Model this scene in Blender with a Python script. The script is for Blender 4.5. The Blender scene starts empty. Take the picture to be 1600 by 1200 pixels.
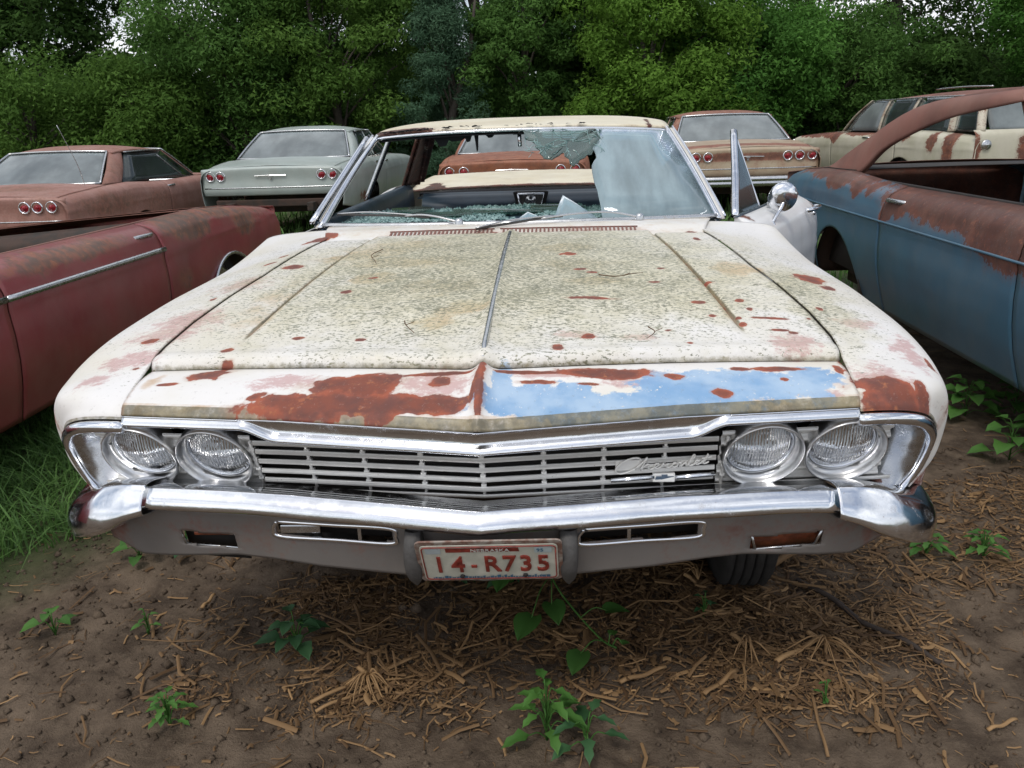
import bpy, math, random
import numpy as np
from mathutils import Vector, Matrix
C = bpy.context.scene
COL = C.collection
R = math.radians
rng = np.random.default_rng(7)
random.seed(7)

# ---------------------------------------------------------------- camera, light, exposure
PITCH, YAW, ROLL = R(17.6), R(3.42), R(-1.8)
CAM = Vector((.157, -1.375, 1.352))
cd = bpy.data.cameras.new('camera'); cam = bpy.data.objects.new('camera', cd); COL.objects.link(cam)
C.camera = cam
cd.sensor_width = 36; cd.lens = 1272/1600*36; cd.clip_start = .02; cd.clip_end = 600
_r = Vector((math.cos(YAW), math.sin(YAW), 0)); _h = Vector((-math.sin(YAW), math.cos(YAW), 0))
_F = _h*math.cos(PITCH)-Vector((0, 0, math.sin(PITCH))); _U = _h*math.sin(PITCH)+Vector((0, 0, math.cos(PITCH)))
m = Matrix(((_r.x, _U.x, -_F.x), (_r.y, _U.y, -_F.y), (_r.z, _U.z, -_F.z))).to_4x4()
cam.matrix_world = Matrix.Translation(CAM) @ m @ Matrix.Rotation(ROLL, 4, 'Z')

w = bpy.data.worlds.new('World'); C.world = w; w.use_nodes = True
nt = w.node_tree; nt.nodes.clear()
N = nt.nodes.new; L = nt.links.new
out = N('ShaderNodeOutputWorld'); bg = N('ShaderNodeBackground'); L(bg.outputs[0], out.inputs[0])
sky = N('ShaderNodeTexSky'); sky.sky_type = 'NISHITA'; sky.sun_disc = False
SUN_EL, SUN_AZ = R(58), R(200)
sky.sun_elevation = SUN_EL; sky.sun_rotation = SUN_AZ
sky.air_density = 1.0; sky.dust_density = 2.0
tc = N('ShaderNodeTexCoord'); nz = N('ShaderNodeTexNoise'); nz.inputs['Scale'].default_value = 2.2; nz.inputs['Detail'].default_value = 7
mp = N('ShaderNodeMapping'); mp.inputs['Scale'].default_value = (1, 1, 2.4)
L(tc.outputs['Generated'], mp.inputs[0]); L(mp.outputs[0], nz.inputs['Vector'])
rp = N('ShaderNodeValToRGB'); rp.color_ramp.elements[0].position = .36; rp.color_ramp.elements[1].position = .60
rp.color_ramp.elements[0].color = (.30, .30, .30, 1); rp.color_ramp.elements[1].color = (1, 1, 1, 1)
L(nz.outputs[0], rp.inputs[0])
rc = N('ShaderNodeValToRGB'); rc.color_ramp.elements[0].position = .40; rc.color_ramp.elements[1].position = .68
rc.color_ramp.elements[0].color = (4.6, 4.9, 5.4, 1); rc.color_ramp.elements[1].color = (10.5, 10.6, 10.8, 1)
L(nz.outputs[0], rc.inputs[0])
mx = N('ShaderNodeMix'); mx.data_type = 'RGBA'
L(rp.outputs[0], mx.inputs[0]); L(sky.outputs[0], mx.inputs[6]); L(rc.outputs[0], mx.inputs[7])
L(mx.outputs[2], bg.inputs[0]); bg.inputs[1].default_value = .118
sd = bpy.data.lights.new('sun', 'SUN'); sd.energy = 1.15; sd.angle = R(14); sd.color = (1, .96, .90)
sun = bpy.data.objects.new('sun', sd); COL.objects.link(sun)
# sky sun_rotation is measured clockwise from +Y; the light comes from that side
sdir = Vector((math.sin(SUN_AZ)*math.cos(SUN_EL), math.cos(SUN_AZ)*math.cos(SUN_EL), math.sin(SUN_EL)))
sun.rotation_euler = sdir.to_track_quat('Z', 'Y').to_euler()
C.view_settings.view_transform = 'Standard'; C.view_settings.look = 'None'
C.view_settings.exposure = .20; C.view_settings.gamma = 1; C.view_settings.use_curve_mapping = False
C.render.engine = 'CYCLES'
C.cycles.max_bounces = 8; C.cycles.transparent_max_bounces = 12

# ---------------------------------------------------------------- materials
class G:
    """small node-graph writer"""
    def __init__(s, name):
        s.m = bpy.data.materials.new(name); s.m.use_nodes = True; s.t = s.m.node_tree
        s.p = s.t.nodes['Principled BSDF']; s.o = s.t.nodes['Material Output']
        s.tc = None
    def n(s, typ, **kw):
        x = s.t.nodes.new(typ)
        for k, v in kw.items(): setattr(x, k, v)
        return x
    def l(s, a, b): s.t.links.new(a, b)
    def val(s, sock, v):
        if isinstance(v, (int, float, tuple, list)):
            if isinstance(v, (tuple, list)) and len(v) == 3 and sock.type == 'RGBA': v = (*v, 1)
            sock.default_value = v
        else: s.l(v, sock)
    def co(s, scale=(1, 1, 1), rot=(0, 0, 0)):
        if s.tc is None: s.tc = s.n('ShaderNodeTexCoord')
        mpn = s.n('ShaderNodeMapping'); mpn.inputs['Scale'].default_value = scale; mpn.inputs['Rotation'].default_value = rot
        s.l(s.tc.outputs['Object'], mpn.inputs[0]); return mpn.outputs[0]
    def noise(s, scale, detail=5, rough=.55, stretch=(1, 1, 1), dist=0, rot=(0, 0, 0)):
        x = s.n('ShaderNodeTexNoise'); x.inputs['Scale'].default_value = scale; x.inputs['Detail'].default_value = detail
        x.inputs['Roughness'].default_value = rough; x.inputs['Distortion'].default_value = dist
        s.l(s.co(stretch, rot), x.inputs['Vector']); return x.outputs[0]
    def voro(s, scale, stretch=(1, 1, 1)):
        x = s.n('ShaderNodeTexVoronoi'); x.inputs['Scale'].default_value = scale
        s.l(s.co(stretch), x.inputs['Vector']); return x.outputs['Distance']
    def attr(s, name):
        x = s.n('ShaderNodeAttribute', attribute_name=name); return x.outputs['Fac']
    def math(s, op, a, b=0., c=None):
        x = s.n('ShaderNodeMath', operation=op); s.val(x.inputs[0], a); s.val(x.inputs[1], b)
        if c is not None: s.val(x.inputs[2], c)
        return x.outputs[0]
    def step(s, v, lo, hi, a=0., b=1.):
        x = s.n('ShaderNodeMapRange', interpolation_type='SMOOTHSTEP'); s.val(x.inputs[0], v)
        x.inputs[1].default_value = lo; x.inputs[2].default_value = hi; x.inputs[3].default_value = a; x.inputs[4].default_value = b
        return x.outputs[0]
    def mix(s, f, a, b):
        x = s.n('ShaderNodeMix', data_type='RGBA'); s.val(x.inputs[0], f); s.val(x.inputs[6], a); s.val(x.inputs[7], b); return x.outputs[2]
    def bump(s, h, strength=.3, dist=.01):
        x = s.n('ShaderNodeBump'); x.inputs['Strength'].default_value = strength; x.inputs['Distance'].default_value = dist
        s.l(h, x.inputs['Height']); s.l(x.outputs[0], s.p.inputs['Normal']); return x
    def set(s, **kw):
        for k, v in kw.items(): s.val(s.p.inputs[k.replace('_', ' ')], v)
        return s

def plain(name, col, rough=.6, metal=0., var=.25, scale=20, bump=.15, col2=None, spec=.5):
    g = G(name); n = g.noise(scale, 6)
    c2 = col2 if col2 else tuple(c*(1-var) for c in col)
    g.set(Base_Color=g.mix(g.step(n, .35, .65), c2, col), Roughness=rough, Metallic=metal)
    g.p.inputs['Specular IOR Level'].default_value = spec
    if bump: g.bump(g.noise(scale*3, 4), bump, .004)
    return g.m

RUST_A, RUST_B, RUST_C = (.20, .062, .034), (.105, .040, .028), (.30, .115, .05)
def rusty(name, base, base2, rough=.42, rcol=(RUST_A, RUST_B, RUST_C), hero=False, edge=.06, nscale=9, coat=0.0, drt=.35):
    """painted metal with primer and rust where the 'rust' attribute is high, broken up by noise"""
    g = G(name)
    n1 = g.noise(nscale, 9, .62); n2 = g.noise(nscale*9, 5, .6); n3 = g.noise(3.1, 4)
    base_c = g.mix(g.step(n3, .35, .7), base, base2)
    if hero:
        # pink worn primer, blue undercoat, lichen
        pk = g.math('ADD', g.attr('pink'), g.math('MULTIPLY', g.math('SUBTRACT', g.noise(60, 10, .8, (.7, 1.2, 1)), .5), 3.2))
        base_c = g.mix(g.math('MULTIPLY', g.step(pk, .42, 1.0), g.math('MULTIPLY', g.step(g.attr('pink'), .02, .35), .62)), base_c, (.47, .20, .19))
        yl = g.math('ADD', g.attr('stain'), g.math('MULTIPLY', g.math('SUBTRACT', g.noise(14, 8, .7), .5), 1.3))
        base_c = g.mix(g.math('MULTIPLY', g.step(yl, .35, 1.0), .75), base_c, (.50, .27, .075))
        bl = g.math('ADD', g.math('SUBTRACT', g.attr('blue'), g.math('MULTIPLY', g.step(g.noise(110, 5, .7), .60, .68), .8)), g.math('MULTIPLY', g.math('SUBTRACT', g.noise(16, 10, .78, (1, 1, 2)), .5), 2.1))
        blc = g.mix(g.step(g.noise(10, 6), .35, .65), (.16, .34, .58), (.36, .51, .68))
        base_c = g.mix(g.math('MULTIPLY', g.math('MULTIPLY', g.step(bl, .40, .66), .92), g.step(g.attr('blue'), .1, .3)), base_c, blc)
        ms = g.attr('moss')
        film = g.math('MULTIPLY', g.step(g.math('ADD', ms, g.math('MULTIPLY', g.math('SUBTRACT', g.noise(8, 9, .7), .5), 1.2)), .2, 1.), .78)
        base_c = g.mix(film, base_c, g.mix(g.step(g.noise(22, 7, .7), .4, .62), (.51, .465, .29), (.68, .63, .45)))
        # lichen specks, elongated along the car's width
        sp = g.math('ADD', g.noise(150, 4, .65, (.6, 1.1, 1)), g.math('MULTIPLY', g.math('SUBTRACT', g.noise(11, 5), .5), .22))
        spk = g.math('MULTIPLY', g.step(g.math('ADD', sp, g.math('MULTIPLY', ms, .19)), .655, .71), g.step(ms, .02, .2))
        base_c = g.mix(g.math('MULTIPLY', spk, .85), base_c, g.mix(g.step(g.noise(50, 3), .4, .6), (.12, .125, .075), (.24, .235, .15)))
        sp2 = g.math('MULTIPLY', g.step(g.math('ADD', g.noise(42, 4, .65, (.5, 1.3, 1)), g.math('MULTIPLY', ms, .03)), .70, .725), g.step(ms, .02, .2))
        base_c = g.mix(g.math('MULTIPLY', sp2, .8), base_c, (.13, .12, .08))
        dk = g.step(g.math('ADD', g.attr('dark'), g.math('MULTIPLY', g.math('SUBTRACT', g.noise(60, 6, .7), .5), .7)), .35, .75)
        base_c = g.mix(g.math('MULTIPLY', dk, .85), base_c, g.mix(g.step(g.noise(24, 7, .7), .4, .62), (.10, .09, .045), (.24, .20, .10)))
    msk = g.math('ADD', g.attr('rust'), g.math('ADD', g.math('MULTIPLY', g.math('SUBTRACT', n1, .5), 1.0), g.math('MULTIPLY', g.math('SUBTRACT', n2, .5), .4 if hero else .6)))
    f = g.math('MULTIPLY', g.step(msk, .5-edge, .5+edge), g.step(g.attr('rust'), .03, .14))
    halo = g.math('MULTIPLY', g.step(msk, .18, .5), g.step(g.attr('rust'), .03, .2))
    base_c = g.mix(g.math('MULTIPLY', halo, .35 if hero else .5), base_c, (.42, .22, .13) if hero else tuple(.5*(a+b) for a, b in zip(base, RUST_A)))
    f = g.math('MULTIPLY', f, g.math('SUBTRACT', 1., g.math('MULTIPLY', g.step(g.noise(95, 6, .75), .58, .70), .22 if hero else .6)))
    rr = g.mix(g.step(g.noise(17, 8, .6), .38, .62), rcol[0], rcol[1]); rr = g.mix(g.math('MULTIPLY', g.step(msk, .62, 1.1), .55), rr, tuple(c*.55 for c in rcol[1])); rr = g.mix(g.step(g.noise(31, 6, .7), .56, .72), rr, rcol[2])
    col = g.mix(f, base_c, rr)
    if not hero: col = g.mix(g.math('MULTIPLY', g.step(g.math('ADD', g.noise(4, 7, .7, (1.2, 1.2, .9)), g.math('MULTIPLY', g.noise(1.2, 3), .3)), .50, .85), .16), col, (.30, .24, .19))
    if drt: col = g.mix(g.math('MULTIPLY', g.step(g.noise(75, 8, .75), .56, .72), drt), col, (.16, .13, .09))
    g.set(Base_Color=col, Roughness=g.mix(f, (rough,)*3, (.78,)*3))
    g.p.inputs['Coat Weight'].default_value = coat; g.p.inputs['Coat Roughness'].default_value = .25
    g.bump(g.math('ADD', g.math('MULTIPLY', f, -.4), g.math('MULTIPLY', g.noise(160, 4), .35)), .35, .0012)
    return g.m

M = {}
M['white'] = rusty('weathered_white_paint', (.80, .78, .76), (.73, .69, .60), .42, hero=True, rcol=((.36, .095, .050), (.20, .075, .058), (.42, .15, .065)))
M['white_plain'] = rusty('clean_white_paint', (.86, .86, .86), (.80, .80, .79), .3, drt=.12)
M['maroon'] = rusty('faded_maroon_paint', (.27, .044, .048), (.21, .034, .038), .38, rcol=((.26, .09, .048), (.12, .066, .048), (.36, .13, .055)), edge=.22, nscale=5, coat=.25)
M['salmon'] = rusty('rusted_salmon_paint', (.38, .20, .165), (.31, .145, .115), .5, rcol=((.29, .125, .085), (.19, .095, .065), (.35, .20, .13)), edge=.3, nscale=5)
M['silver'] = rusty('dull_grey_green_paint', (.42, .48, .45), (.35, .41, .385), .34, coat=.2)
M['orange'] = rusty('orange_rusted_paint', (.36, .13, .062), (.25, .085, .045), .5, rcol=((.22, .07, .04), (.12, .05, .03), (.38, .2, .1)), edge=.3)
M['tan'] = rusty('cream_rusted_paint', (.44, .36, .25), (.38, .27, .18), .45, rcol=((.31, .13, .085), (.20, .085, .06), (.38, .19, .10)), edge=.2, nscale=5)
M['wagon'] = rusty('cream_wagon_paint', (.58, .55, .44), (.48, .46, .34), .42, rcol=((.23, .075, .04), (.13, .045, .03), (.35, .13, .05)))
M['blue'] = rusty('dull_blue_paint', (.068, .162, .240), (.055, .132, .20), .36, rcol=((.175, .058, .036), (.115, .042, .03), (.26, .085, .045)), coat=.2)
M['brown'] = rusty('brown_rust', (.235, .10, .075), (.165, .070, .052), .7)

def chrome(name, base=(.84, .86, .90), rough=.12, pit=.35):
    g = G(name)
    n = g.noise(30, 8, .7); n2 = g.noise(6, 5, .6, (1, 4, 4))
    fr_ = g.math('MULTIPLY', g.step(g.noise(170, 4, .7), .64, .72), g.step(g.noise(9, 4), .42, .62))
    d = g.step(g.math('ADD', n, g.math('MULTIPLY', g.math('SUBTRACT', g.noise(4, 4), .5), .5)), .60, .78)
    g.set(Base_Color=g.mix(g.math('MULTIPLY', d, pit), g.mix(g.step(n2, .4, .7), base, tuple(c*.85 for c in base)), (.22, .17, .12)),
          Metallic=g.mix(g.math('MULTIPLY', d, pit), (1.,)*3, (.2,)*3), Roughness=g.mix(g.step(n, .45, .75), (rough,)*3, (rough+.22,)*3))
    bc_ = g.p.inputs['Base Color'].links[0].from_socket; g.set(Base_Color=g.mix(g.math('MULTIPLY', fr_, .8), bc_, (.20, .10, .055)))
    g.bump(g.math('ADD', g.noise(18, 4), g.math('MULTIPLY', g.noise(5, 2), .8)), .14, .005)
    return g.m
M['chrome'] = chrome('pitted_chrome')
M['dullchrome'] = chrome('dull_chrome_trim', (.60, .61, .62), .24, .5)
M['aluminium'] = chrome('grey_stamped_aluminium', (.82, .81, .78), .42, .40); M['aluminium'].node_tree.nodes['Principled BSDF'].inputs['Metallic'].default_value = .3
for l_ in list(M['aluminium'].node_tree.links):
    if l_.to_socket.name == 'Metallic': M['aluminium'].node_tree.links.remove(l_)
M['bezel'] = chrome('satin_bezel', (.70, .70, .70), .28, .4)
M['dark'] = plain('dark_void_metal', (.018, .016, .015), .8)
M['underbody'] = plain('rusty_underbody', (.06, .035, .025), .85, scale=9, col2=(.03, .025, .02), bump=.4)
M['rubber'] = plain('black_tyre_rubber', (.028, .027, .026), .75, scale=30)
M['guard'] = plain('grey_rubber_guard', (.075, .071, .068), .6, scale=35, bump=.4)
M['interior'] = plain('dark_blue_vinyl', (.030, .055, .080), .42, scale=12, bump=.25)
M['headliner'] = plain('torn_black_headliner', (.015, .016, .020), .9, scale=25, bump=.4)
M['liner'] = plain('dark_car_interior', (.035, .03, .028), .8, scale=9)
M['red_glass'] = plain('red_lens', (.33, .012, .022), .15, scale=60, var=.4)
M['amber'] = plain('dirty_amber_lens', (.20, .052, .022), .3, scale=50, var=.5)
M['valance'] = rusty('dirty_grey_valance_paint', (.185, .170, .158), (.14, .128, .12), .5, rcol=((.23, .08, .055), (.15, .06, .045), (.28, .12, .07)), edge=.3)

def glass(name, tint, haze, hazecol, alpha_rough=.06, streak=(1.2, 1, 1)):
    """real glass with a film of dust and painted-in sky reflection: mix of transparency, gloss and a scattered film"""
    g = G(name); t = g.t
    t.nodes.remove(g.p)
    tr = g.n('ShaderNodeBsdfTransparent'); tr.inputs[0].default_value = (*tint, 1)
    gl = g.n('ShaderNodeBsdfGlossy'); gl.inputs['Roughness'].default_value = alpha_rough; gl.inputs[0].default_value = (.9, .95, 1, 1)
    df = g.n('ShaderNodeBsdfDiffuse'); df.inputs[0].default_value = (*hazecol, 1)
    fr = g.n('ShaderNodeFresnel'); fr.inputs[0].default_value = 1.5
    m1 = g.n('ShaderNodeMixShader'); m2 = g.n('ShaderNodeMixShader')
    hz = g.step(g.math('ADD', g.noise(2.8, 5, .55, streak), g.math('MULTIPLY', g.noise(90, 3), .05)), .3, .8, haze*.75, min(1, haze*1.35))
    g.l(hz, m1.inputs[0]); g.l(tr.outputs[0], m1.inputs[1]); g.l(df.outputs[0], m1.inputs[2])
    g.l(fr.outputs[0], m2.inputs[0]); g.l(m1.outputs[0], m2.inputs[1]); g.l(gl.outputs[0], m2.inputs[2])
    g.l(m2.outputs[0], g.o.inputs[0]); return g.m
M['glass'] = glass('dusty_sky_sheen_glass', (.35, .42, .42), .5, (.36, .40, .40))  # pale film is dust, with bright sky reflection put into its colour
M['glass_dark'] = glass('dark_side_glass', (.30, .36, .34), .15, (.2, .25, .24))
M['wsglass'] = glass('hazy_windshield_glass', (.60, .78, .82), .55, (.40, .52, .56), streak=(3.4, .8, 1))
M['crackglass'] = glass('shattered_green_glass', (.60, .74, .68), .30, (.28, .38, .34))
M['crumb'] = plain('crumbled_safety_glass', (.34, .50, .48), .10, scale=40, col2=(.07, .15, .15), bump=0)

# ---------------------------------------------------------------- mesh helpers
def new_mesh(name, V, F, mat=None, parent=None, smooth=True, attrs=None, kind=None, mats=None, fmat=None):
    me = bpy.data.meshes.new(name)
    V = np.asarray(V, dtype=np.float32).reshape(-1, 3)
    if isinstance(F, np.ndarray):
        nf, k = F.shape
        me.vertices.add(len(V)); me.vertices.foreach_set('co', V.ravel())
        me.loops.add(nf*k); me.loops.foreach_set('vertex_index', F.astype(np.int32).ravel())
        me.polygons.add(nf); me.polygons.foreach_set('loop_start', np.arange(0, nf*k, k, dtype=np.int32))
        me.update(calc_edges=True)
    else:
        me.from_pydata(V.tolist(), [], F); me.update()
    me.validate()
    if smooth: me.polygons.foreach_set('use_smooth', [True]*len(me.polygons))
    for mt in (mats or ([mat] if mat else [])): me.materials.append(mt)
    if fmat is not None: me.polygons.foreach_set('material_index', np.asarray(fmat, dtype=np.int32))
    if attrs:
        for k, a in attrs.items():
            a = np.asarray(a, dtype=np.float32).ravel(); a = np.full(len(V), a[0], np.float32) if a.size == 1 else a
            at = me.attributes.new(k, 'FLOAT', 'POINT'); at.data.foreach_set('value', a)
    o = bpy.data.objects.new(name, me); COL.objects.link(o)
    if parent is not None: o.parent = parent
    if kind: o['kind'] = kind
    return o
def tag(o, label, cat, group=None):
    o['label'] = label; o['category'] = cat
    if group: o['group'] = group
    return o
def empty(name, loc=(0, 0, 0), rz=0, rx=0, ry=0):
    o = bpy.data.objects.new(name, None); COL.objects.link(o); o.location = loc; o.rotation_euler = (rx, ry, rz); o.empty_display_size = .2
    return o
def solid(o, th, off=-1):
    md = o.modifiers.new('solid', 'SOLIDIFY'); md.thickness = th; md.offset = off; md.use_even_offset = False
    return o
def cr(P, n, closed=False, lin=False):
    """Catmull-Rom through points P (k,3) sampled at n values"""
    P = np.asarray(P, float); k = len(P)
    t = np.linspace(0, k-1, n); i = np.clip(np.floor(t).astype(int), 0, k-2); f = (t-i)[:, None]
    if lin or k < 3: return P[i]*(1-f)+P[i+1]*f
    Pm = P[np.clip(i-1, 0, k-1)]; P0 = P[i]; P1 = P[i+1]; P2 = P[np.clip(i+2, 0, k-1)]
    Pm = np.where((i == 0)[:, None], 2*P0-P1, Pm); P2 = np.where((i == k-2)[:, None], 2*P1-P0, P2)
    return .5*((2*P0)+(-Pm+P1)*f+(2*Pm-5*P0+4*P1-P2)*f*f+(-Pm+3*P0-3*P1+P2)*f**3)
def net(ctrl, nu, nv, linu=False, linv=False):
    """ctrl: list (rows along u) of lists (along v) of points -> (nu,nv,3)"""
    rows = np.array([cr(r, nv, lin=linv) for r in ctrl])
    return np.stack([cr(rows[:, j], nu, lin=linu) for j in range(nv)], 1)
def gridF(nu, nv, flip=False):
    a = np.arange(nu*nv).reshape(nu, nv)
    F = np.stack([a[:-1, :-1], a[1:, :-1], a[1:, 1:], a[:-1, 1:]], -1).reshape(-1, 4)
    return F[:, ::-1] if flip else F
def sheet(name, P, mat, parent=None, th=0, flip=False, attrs=None, smooth=True, off=-1):
    nu, nv = P.shape[:2]
    o = new_mesh(name, P.reshape(-1, 3), gridF(nu, nv, flip), mat, parent, smooth, attrs)
    if th: solid(o, th, off)
    return o
def sweep(path, sec, closed=True, up=(0, 0, 1), scale=None):
    """sweep section sec (k,2: side, up) along path (n,3)"""
    path = np.asarray(path, float); sec = np.asarray(sec, float); n = len(path); k = len(sec)
    T = np.gradient(path, axis=0); T /= np.linalg.norm(T, axis=1)[:, None]+1e-12
    up = np.asarray(up, float); S = np.cross(T, up); S /= np.linalg.norm(S, axis=1)[:, None]+1e-9; U = np.cross(S, T)
    sc = np.ones(n) if scale is None else np.asarray(scale)
    V = path[:, None]+sc[:, None, None]*(S[:, None]*sec[None, :, :1]+U[:, None]*sec[None, :, 1:])
    F = []
    kk = k if closed else k-1
    for i in range(n-1):
        for j in range(kk):
            j2 = (j+1) % k; F.append((i*k+j, i*k+j2, (i+1)*k+j2, (i+1)*k+j))
    if closed: F.append(tuple(range(k))[::-1]); F.append(tuple((n-1)*k+j for j in range(k)))
    return V.reshape(-1, 3), F
def circ(r, k=8, ry=None): 
    a = np.linspace(0, 2*math.pi, k, endpoint=False); return np.stack([r*np.cos(a), (ry or r)*np.sin(a)], 1)
def tube(name, path, r, mat, parent=None, k=8, up=(0, 0, 1), scale=None, ry=None, smooth=True):
    V, F = sweep(path, circ(r, k, ry), True, up, scale); return new_mesh(name, V, F, mat, parent, smooth)
class Bag:
    def __init__(s): s.V = []; s.F = []; s.n = 0; s.m = []
    def add(s, V, F, mi=0):
        V = np.asarray(V, float).reshape(-1, 3); s.V.append(V); s.F += [tuple(i+s.n for i in f) for f in (F.tolist() if isinstance(F, np.ndarray) else F)]
        s.m += [mi]*len(F); s.n += len(V); return s
    def box(s, c, d, rot=None, mi=0):
        v = np.array([[x, y, z] for x in (-.5, .5) for y in (-.5, .5) for z in (-.5, .5)])*np.array(d)
        if rot is not None: v = v@np.array(rot).T
        return s.add(v+np.array(c), [(0, 1, 3, 2), (4, 6, 7, 5), (0, 4, 5, 1), (2, 3, 7, 6), (0, 2, 6, 4), (1, 5, 7, 3)], mi)
    def tube(s, path, r, k=6, up=(0, 0, 1), scale=None, ry=None):
        V, F = sweep(path, circ(r, k, ry), True, up, scale); return s.add(V, F)
    def done(s, name, mat, parent=None, smooth=False, bevel=0, **kw):
        o = new_mesh(name, np.concatenate(s.V), s.F, mat, parent, smooth, fmat=s.m if kw.get('mats') else None, **kw)
        if bevel:
            b = o.modifiers.new('bevel', 'BEVEL'); b.width = bevel; b.segments = 2; b.limit_method = 'ANGLE'
        return o
def lathe(name, prof, mat, parent, M4, k=32, arc=None):
    """prof: (r, h) pairs, axis = local Z of M4"""
    a = np.linspace(0, 2*math.pi, k, endpoint=False); V = []; 
    for r, h in prof: V.append(np.stack([r*np.cos(a), r*np.sin(a), np.full(k, h)], 1))
    V = np.concatenate(V); F = []
    for i in range(len(prof)-1):
        for j in range(k):
            j2 = (j+1) % k; F.append((i*k+j, i*k+j2, (i+1)*k+j2, (i+1)*k+j))
    V = V@np.array(M4.to_3x3()).T+np.array(M4.translation)
    return new_mesh(name, V, F, mat, parent)
def vnoise(x, y, seed=0, octs=5, freq=1., pers=.5):
    """numpy value noise, about -1..1"""
    r = np.random.default_rng(seed); T = r.random((256, 256))*2-1
    s = np.zeros(np.broadcast(x, y).shape); a = 1.; tot = 0
    for o in range(octs):
        X = x*freq+o*17.3; Y = y*freq+o*9.1; i = np.floor(X).astype(int); j = np.floor(Y).astype(int); fx = X-i; fy = Y-j
        fx = fx*fx*(3-2*fx); fy = fy*fy*(3-2*fy)
        s = s+a*((T[i % 256, j % 256]*(1-fx)+T[(i+1) % 256, j % 256]*fx)*(1-fy)+(T[i % 256, (j+1) % 256]*(1-fx)+T[(i+1) % 256, (j+1) % 256]*fx)*fy)
        tot += a; a *= pers; freq *= 2.03
    return s/tot
def ell(P, lst, soft=.35):
    """field from ellipses on a surface: (x, y, rx, ry[, strength[, angle]]) in metres; 1 inside, fading to 0"""
    x, y = P[..., 0], P[..., 1]; f = np.zeros(x.shape)
    if not len(lst): return f
    wx = vnoise(x, y, 91, 4, 14.)+.5*vnoise(x, y, 93, 3, 60.); wy = vnoise(x, y, 92, 4, 14.)+.5*vnoise(x, y, 94, 3, 60.)
    for e in lst:
        st = e[4] if len(e) > 4 else 1.; an = e[5] if len(e) > 5 else 0.
        wa = min(.030, .75*min(e[2], e[3])); dx, dy = x-e[0]+wx*wa*1.3, y-e[1]+wy*wa; c, s_ = math.cos(an), math.sin(an)
        d = np.sqrt(((dx*c+dy*s_)/e[2])**2+((-dx*s_+dy*c)/e[3])**2)
        f = np.maximum(f, st*np.clip((1.55-d)/1.1, 0, 1))
    return f
# ---------------------------------------------------------------- wear patches of the white car (x, y, rx, ry in metres on its hood)
RUST = [(-0.298, 0.157, 0.186, 0.029), (-0.139, 0.142, 0.117, 0.027), (-0.258, 0.217, 0.094, 0.037), (-0.193, 0.236, 0.034, 0.024), (-0.092, 0.213, 0.024, 0.027), (-0.086, 0.245, 0.068, 0.008), (-0.466, 0.187, 0.025, 0.022), (-0.607, 0.3, 0.049, 0.029), (-0.685, 0.259, 0.033, 0.011), (-0.013, 0.183, 0.007, 0.075), (0.247, 0.251, 0.096, 0.027), (0.088, 0.247, 0.066, 0.008), (0.394, 0.238, 0.026, 0.017), (0.536, 0.283, 0.024, 0.013), (0.617, 0.29, 0.057, 0.013), (0.745, 0.298, 0.014, 0.032), (0.485, 0.186, 0.023, 0.017), (0.618, 0.241, 0.01, 0.009), (0.115, 0.205, 0.036, 0.008), (0.219, 0.202, 0.034, 0.007), (0.824, 0.224, 0.07, 0.046), (0.898, 0.249, 0.023, 0.033), (0.776, 0.193, 0.032, 0.024), (0.969, 0.376, 0.012, 0.038), (0.848, 0.909, 0.043, 0.044), (0.884, 0.827, 0.032, 0.029), (0.188, 1.079, 0.025, 0.025), (0.216, 0.899, 0.023, 0.014), (0.254, 0.866, 0.018, 0.013), (0.446, 0.903, 0.014, 0.013), (0.414, 0.768, 0.02, 0.011), (0.242, 0.632, 0.061, 0.013), (0.557, 0.799, 0.031, 0.017), (0.499, 0.607, 0.02, 0.014), (0.521, 0.522, 0.014, 0.013), (0.61, 0.658, 0.013, 0.017), (0.627, 0.596, 0.016, 0.018), (0.584, 0.532, 0.012, 0.015), (0.585, 0.491, 0.012, 0.016), (0.655, 0.535, 0.046, 0.009), (0.666, 0.462, 0.027, 0.011), (0.229, 0.398, 0.02, 0.019), (0.151, 0.327, 0.018, 0.03), (0.444, 0.364, 0.008, 0.014), (0.407, 0.438, 0.009, 0.007), (0.626, 1.532, 0.034, 0.056), (0.619, 1.353, 0.017, 0.036), (0.754, 0.547, 0.009, 0.008), (0.801, 0.62, 0.01, 0.013), (-0.756, 1.16, 0.032, 0.032), (-0.744, 1.266, 0.019, 0.021), (-0.651, 1.061, 0.034, 0.033), (-0.692, 1.563, 0.054, 0.08), (-0.831, 0.489, 0.023, 0.021), (-0.6, 0.387, 0.016, 0.023), (-0.448, 0.434, 0.014, 0.012), (-0.286, 0.402, 0.011, 0.015), (-0.397, 0.742, 0.02, 0.017), (-0.355, 0.857, 0.019, 0.013), (-0.798, 0.34, 0.02, 0.009), (-0.786, 0.783, 0.014, 0.011), (0.69, 0.447, 0.015, 0.011)]
BLUE = [(0.141, 0.142, 0.139, 0.038), (0.317, 0.151, 0.138, 0.027), (0.449, 0.199, 0.116, 0.055), (0.556, 0.22, 0.104, 0.054), (0.681, 0.235, 0.052, 0.06), (0.044, 0.193, 0.023, 0.054)]
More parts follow.
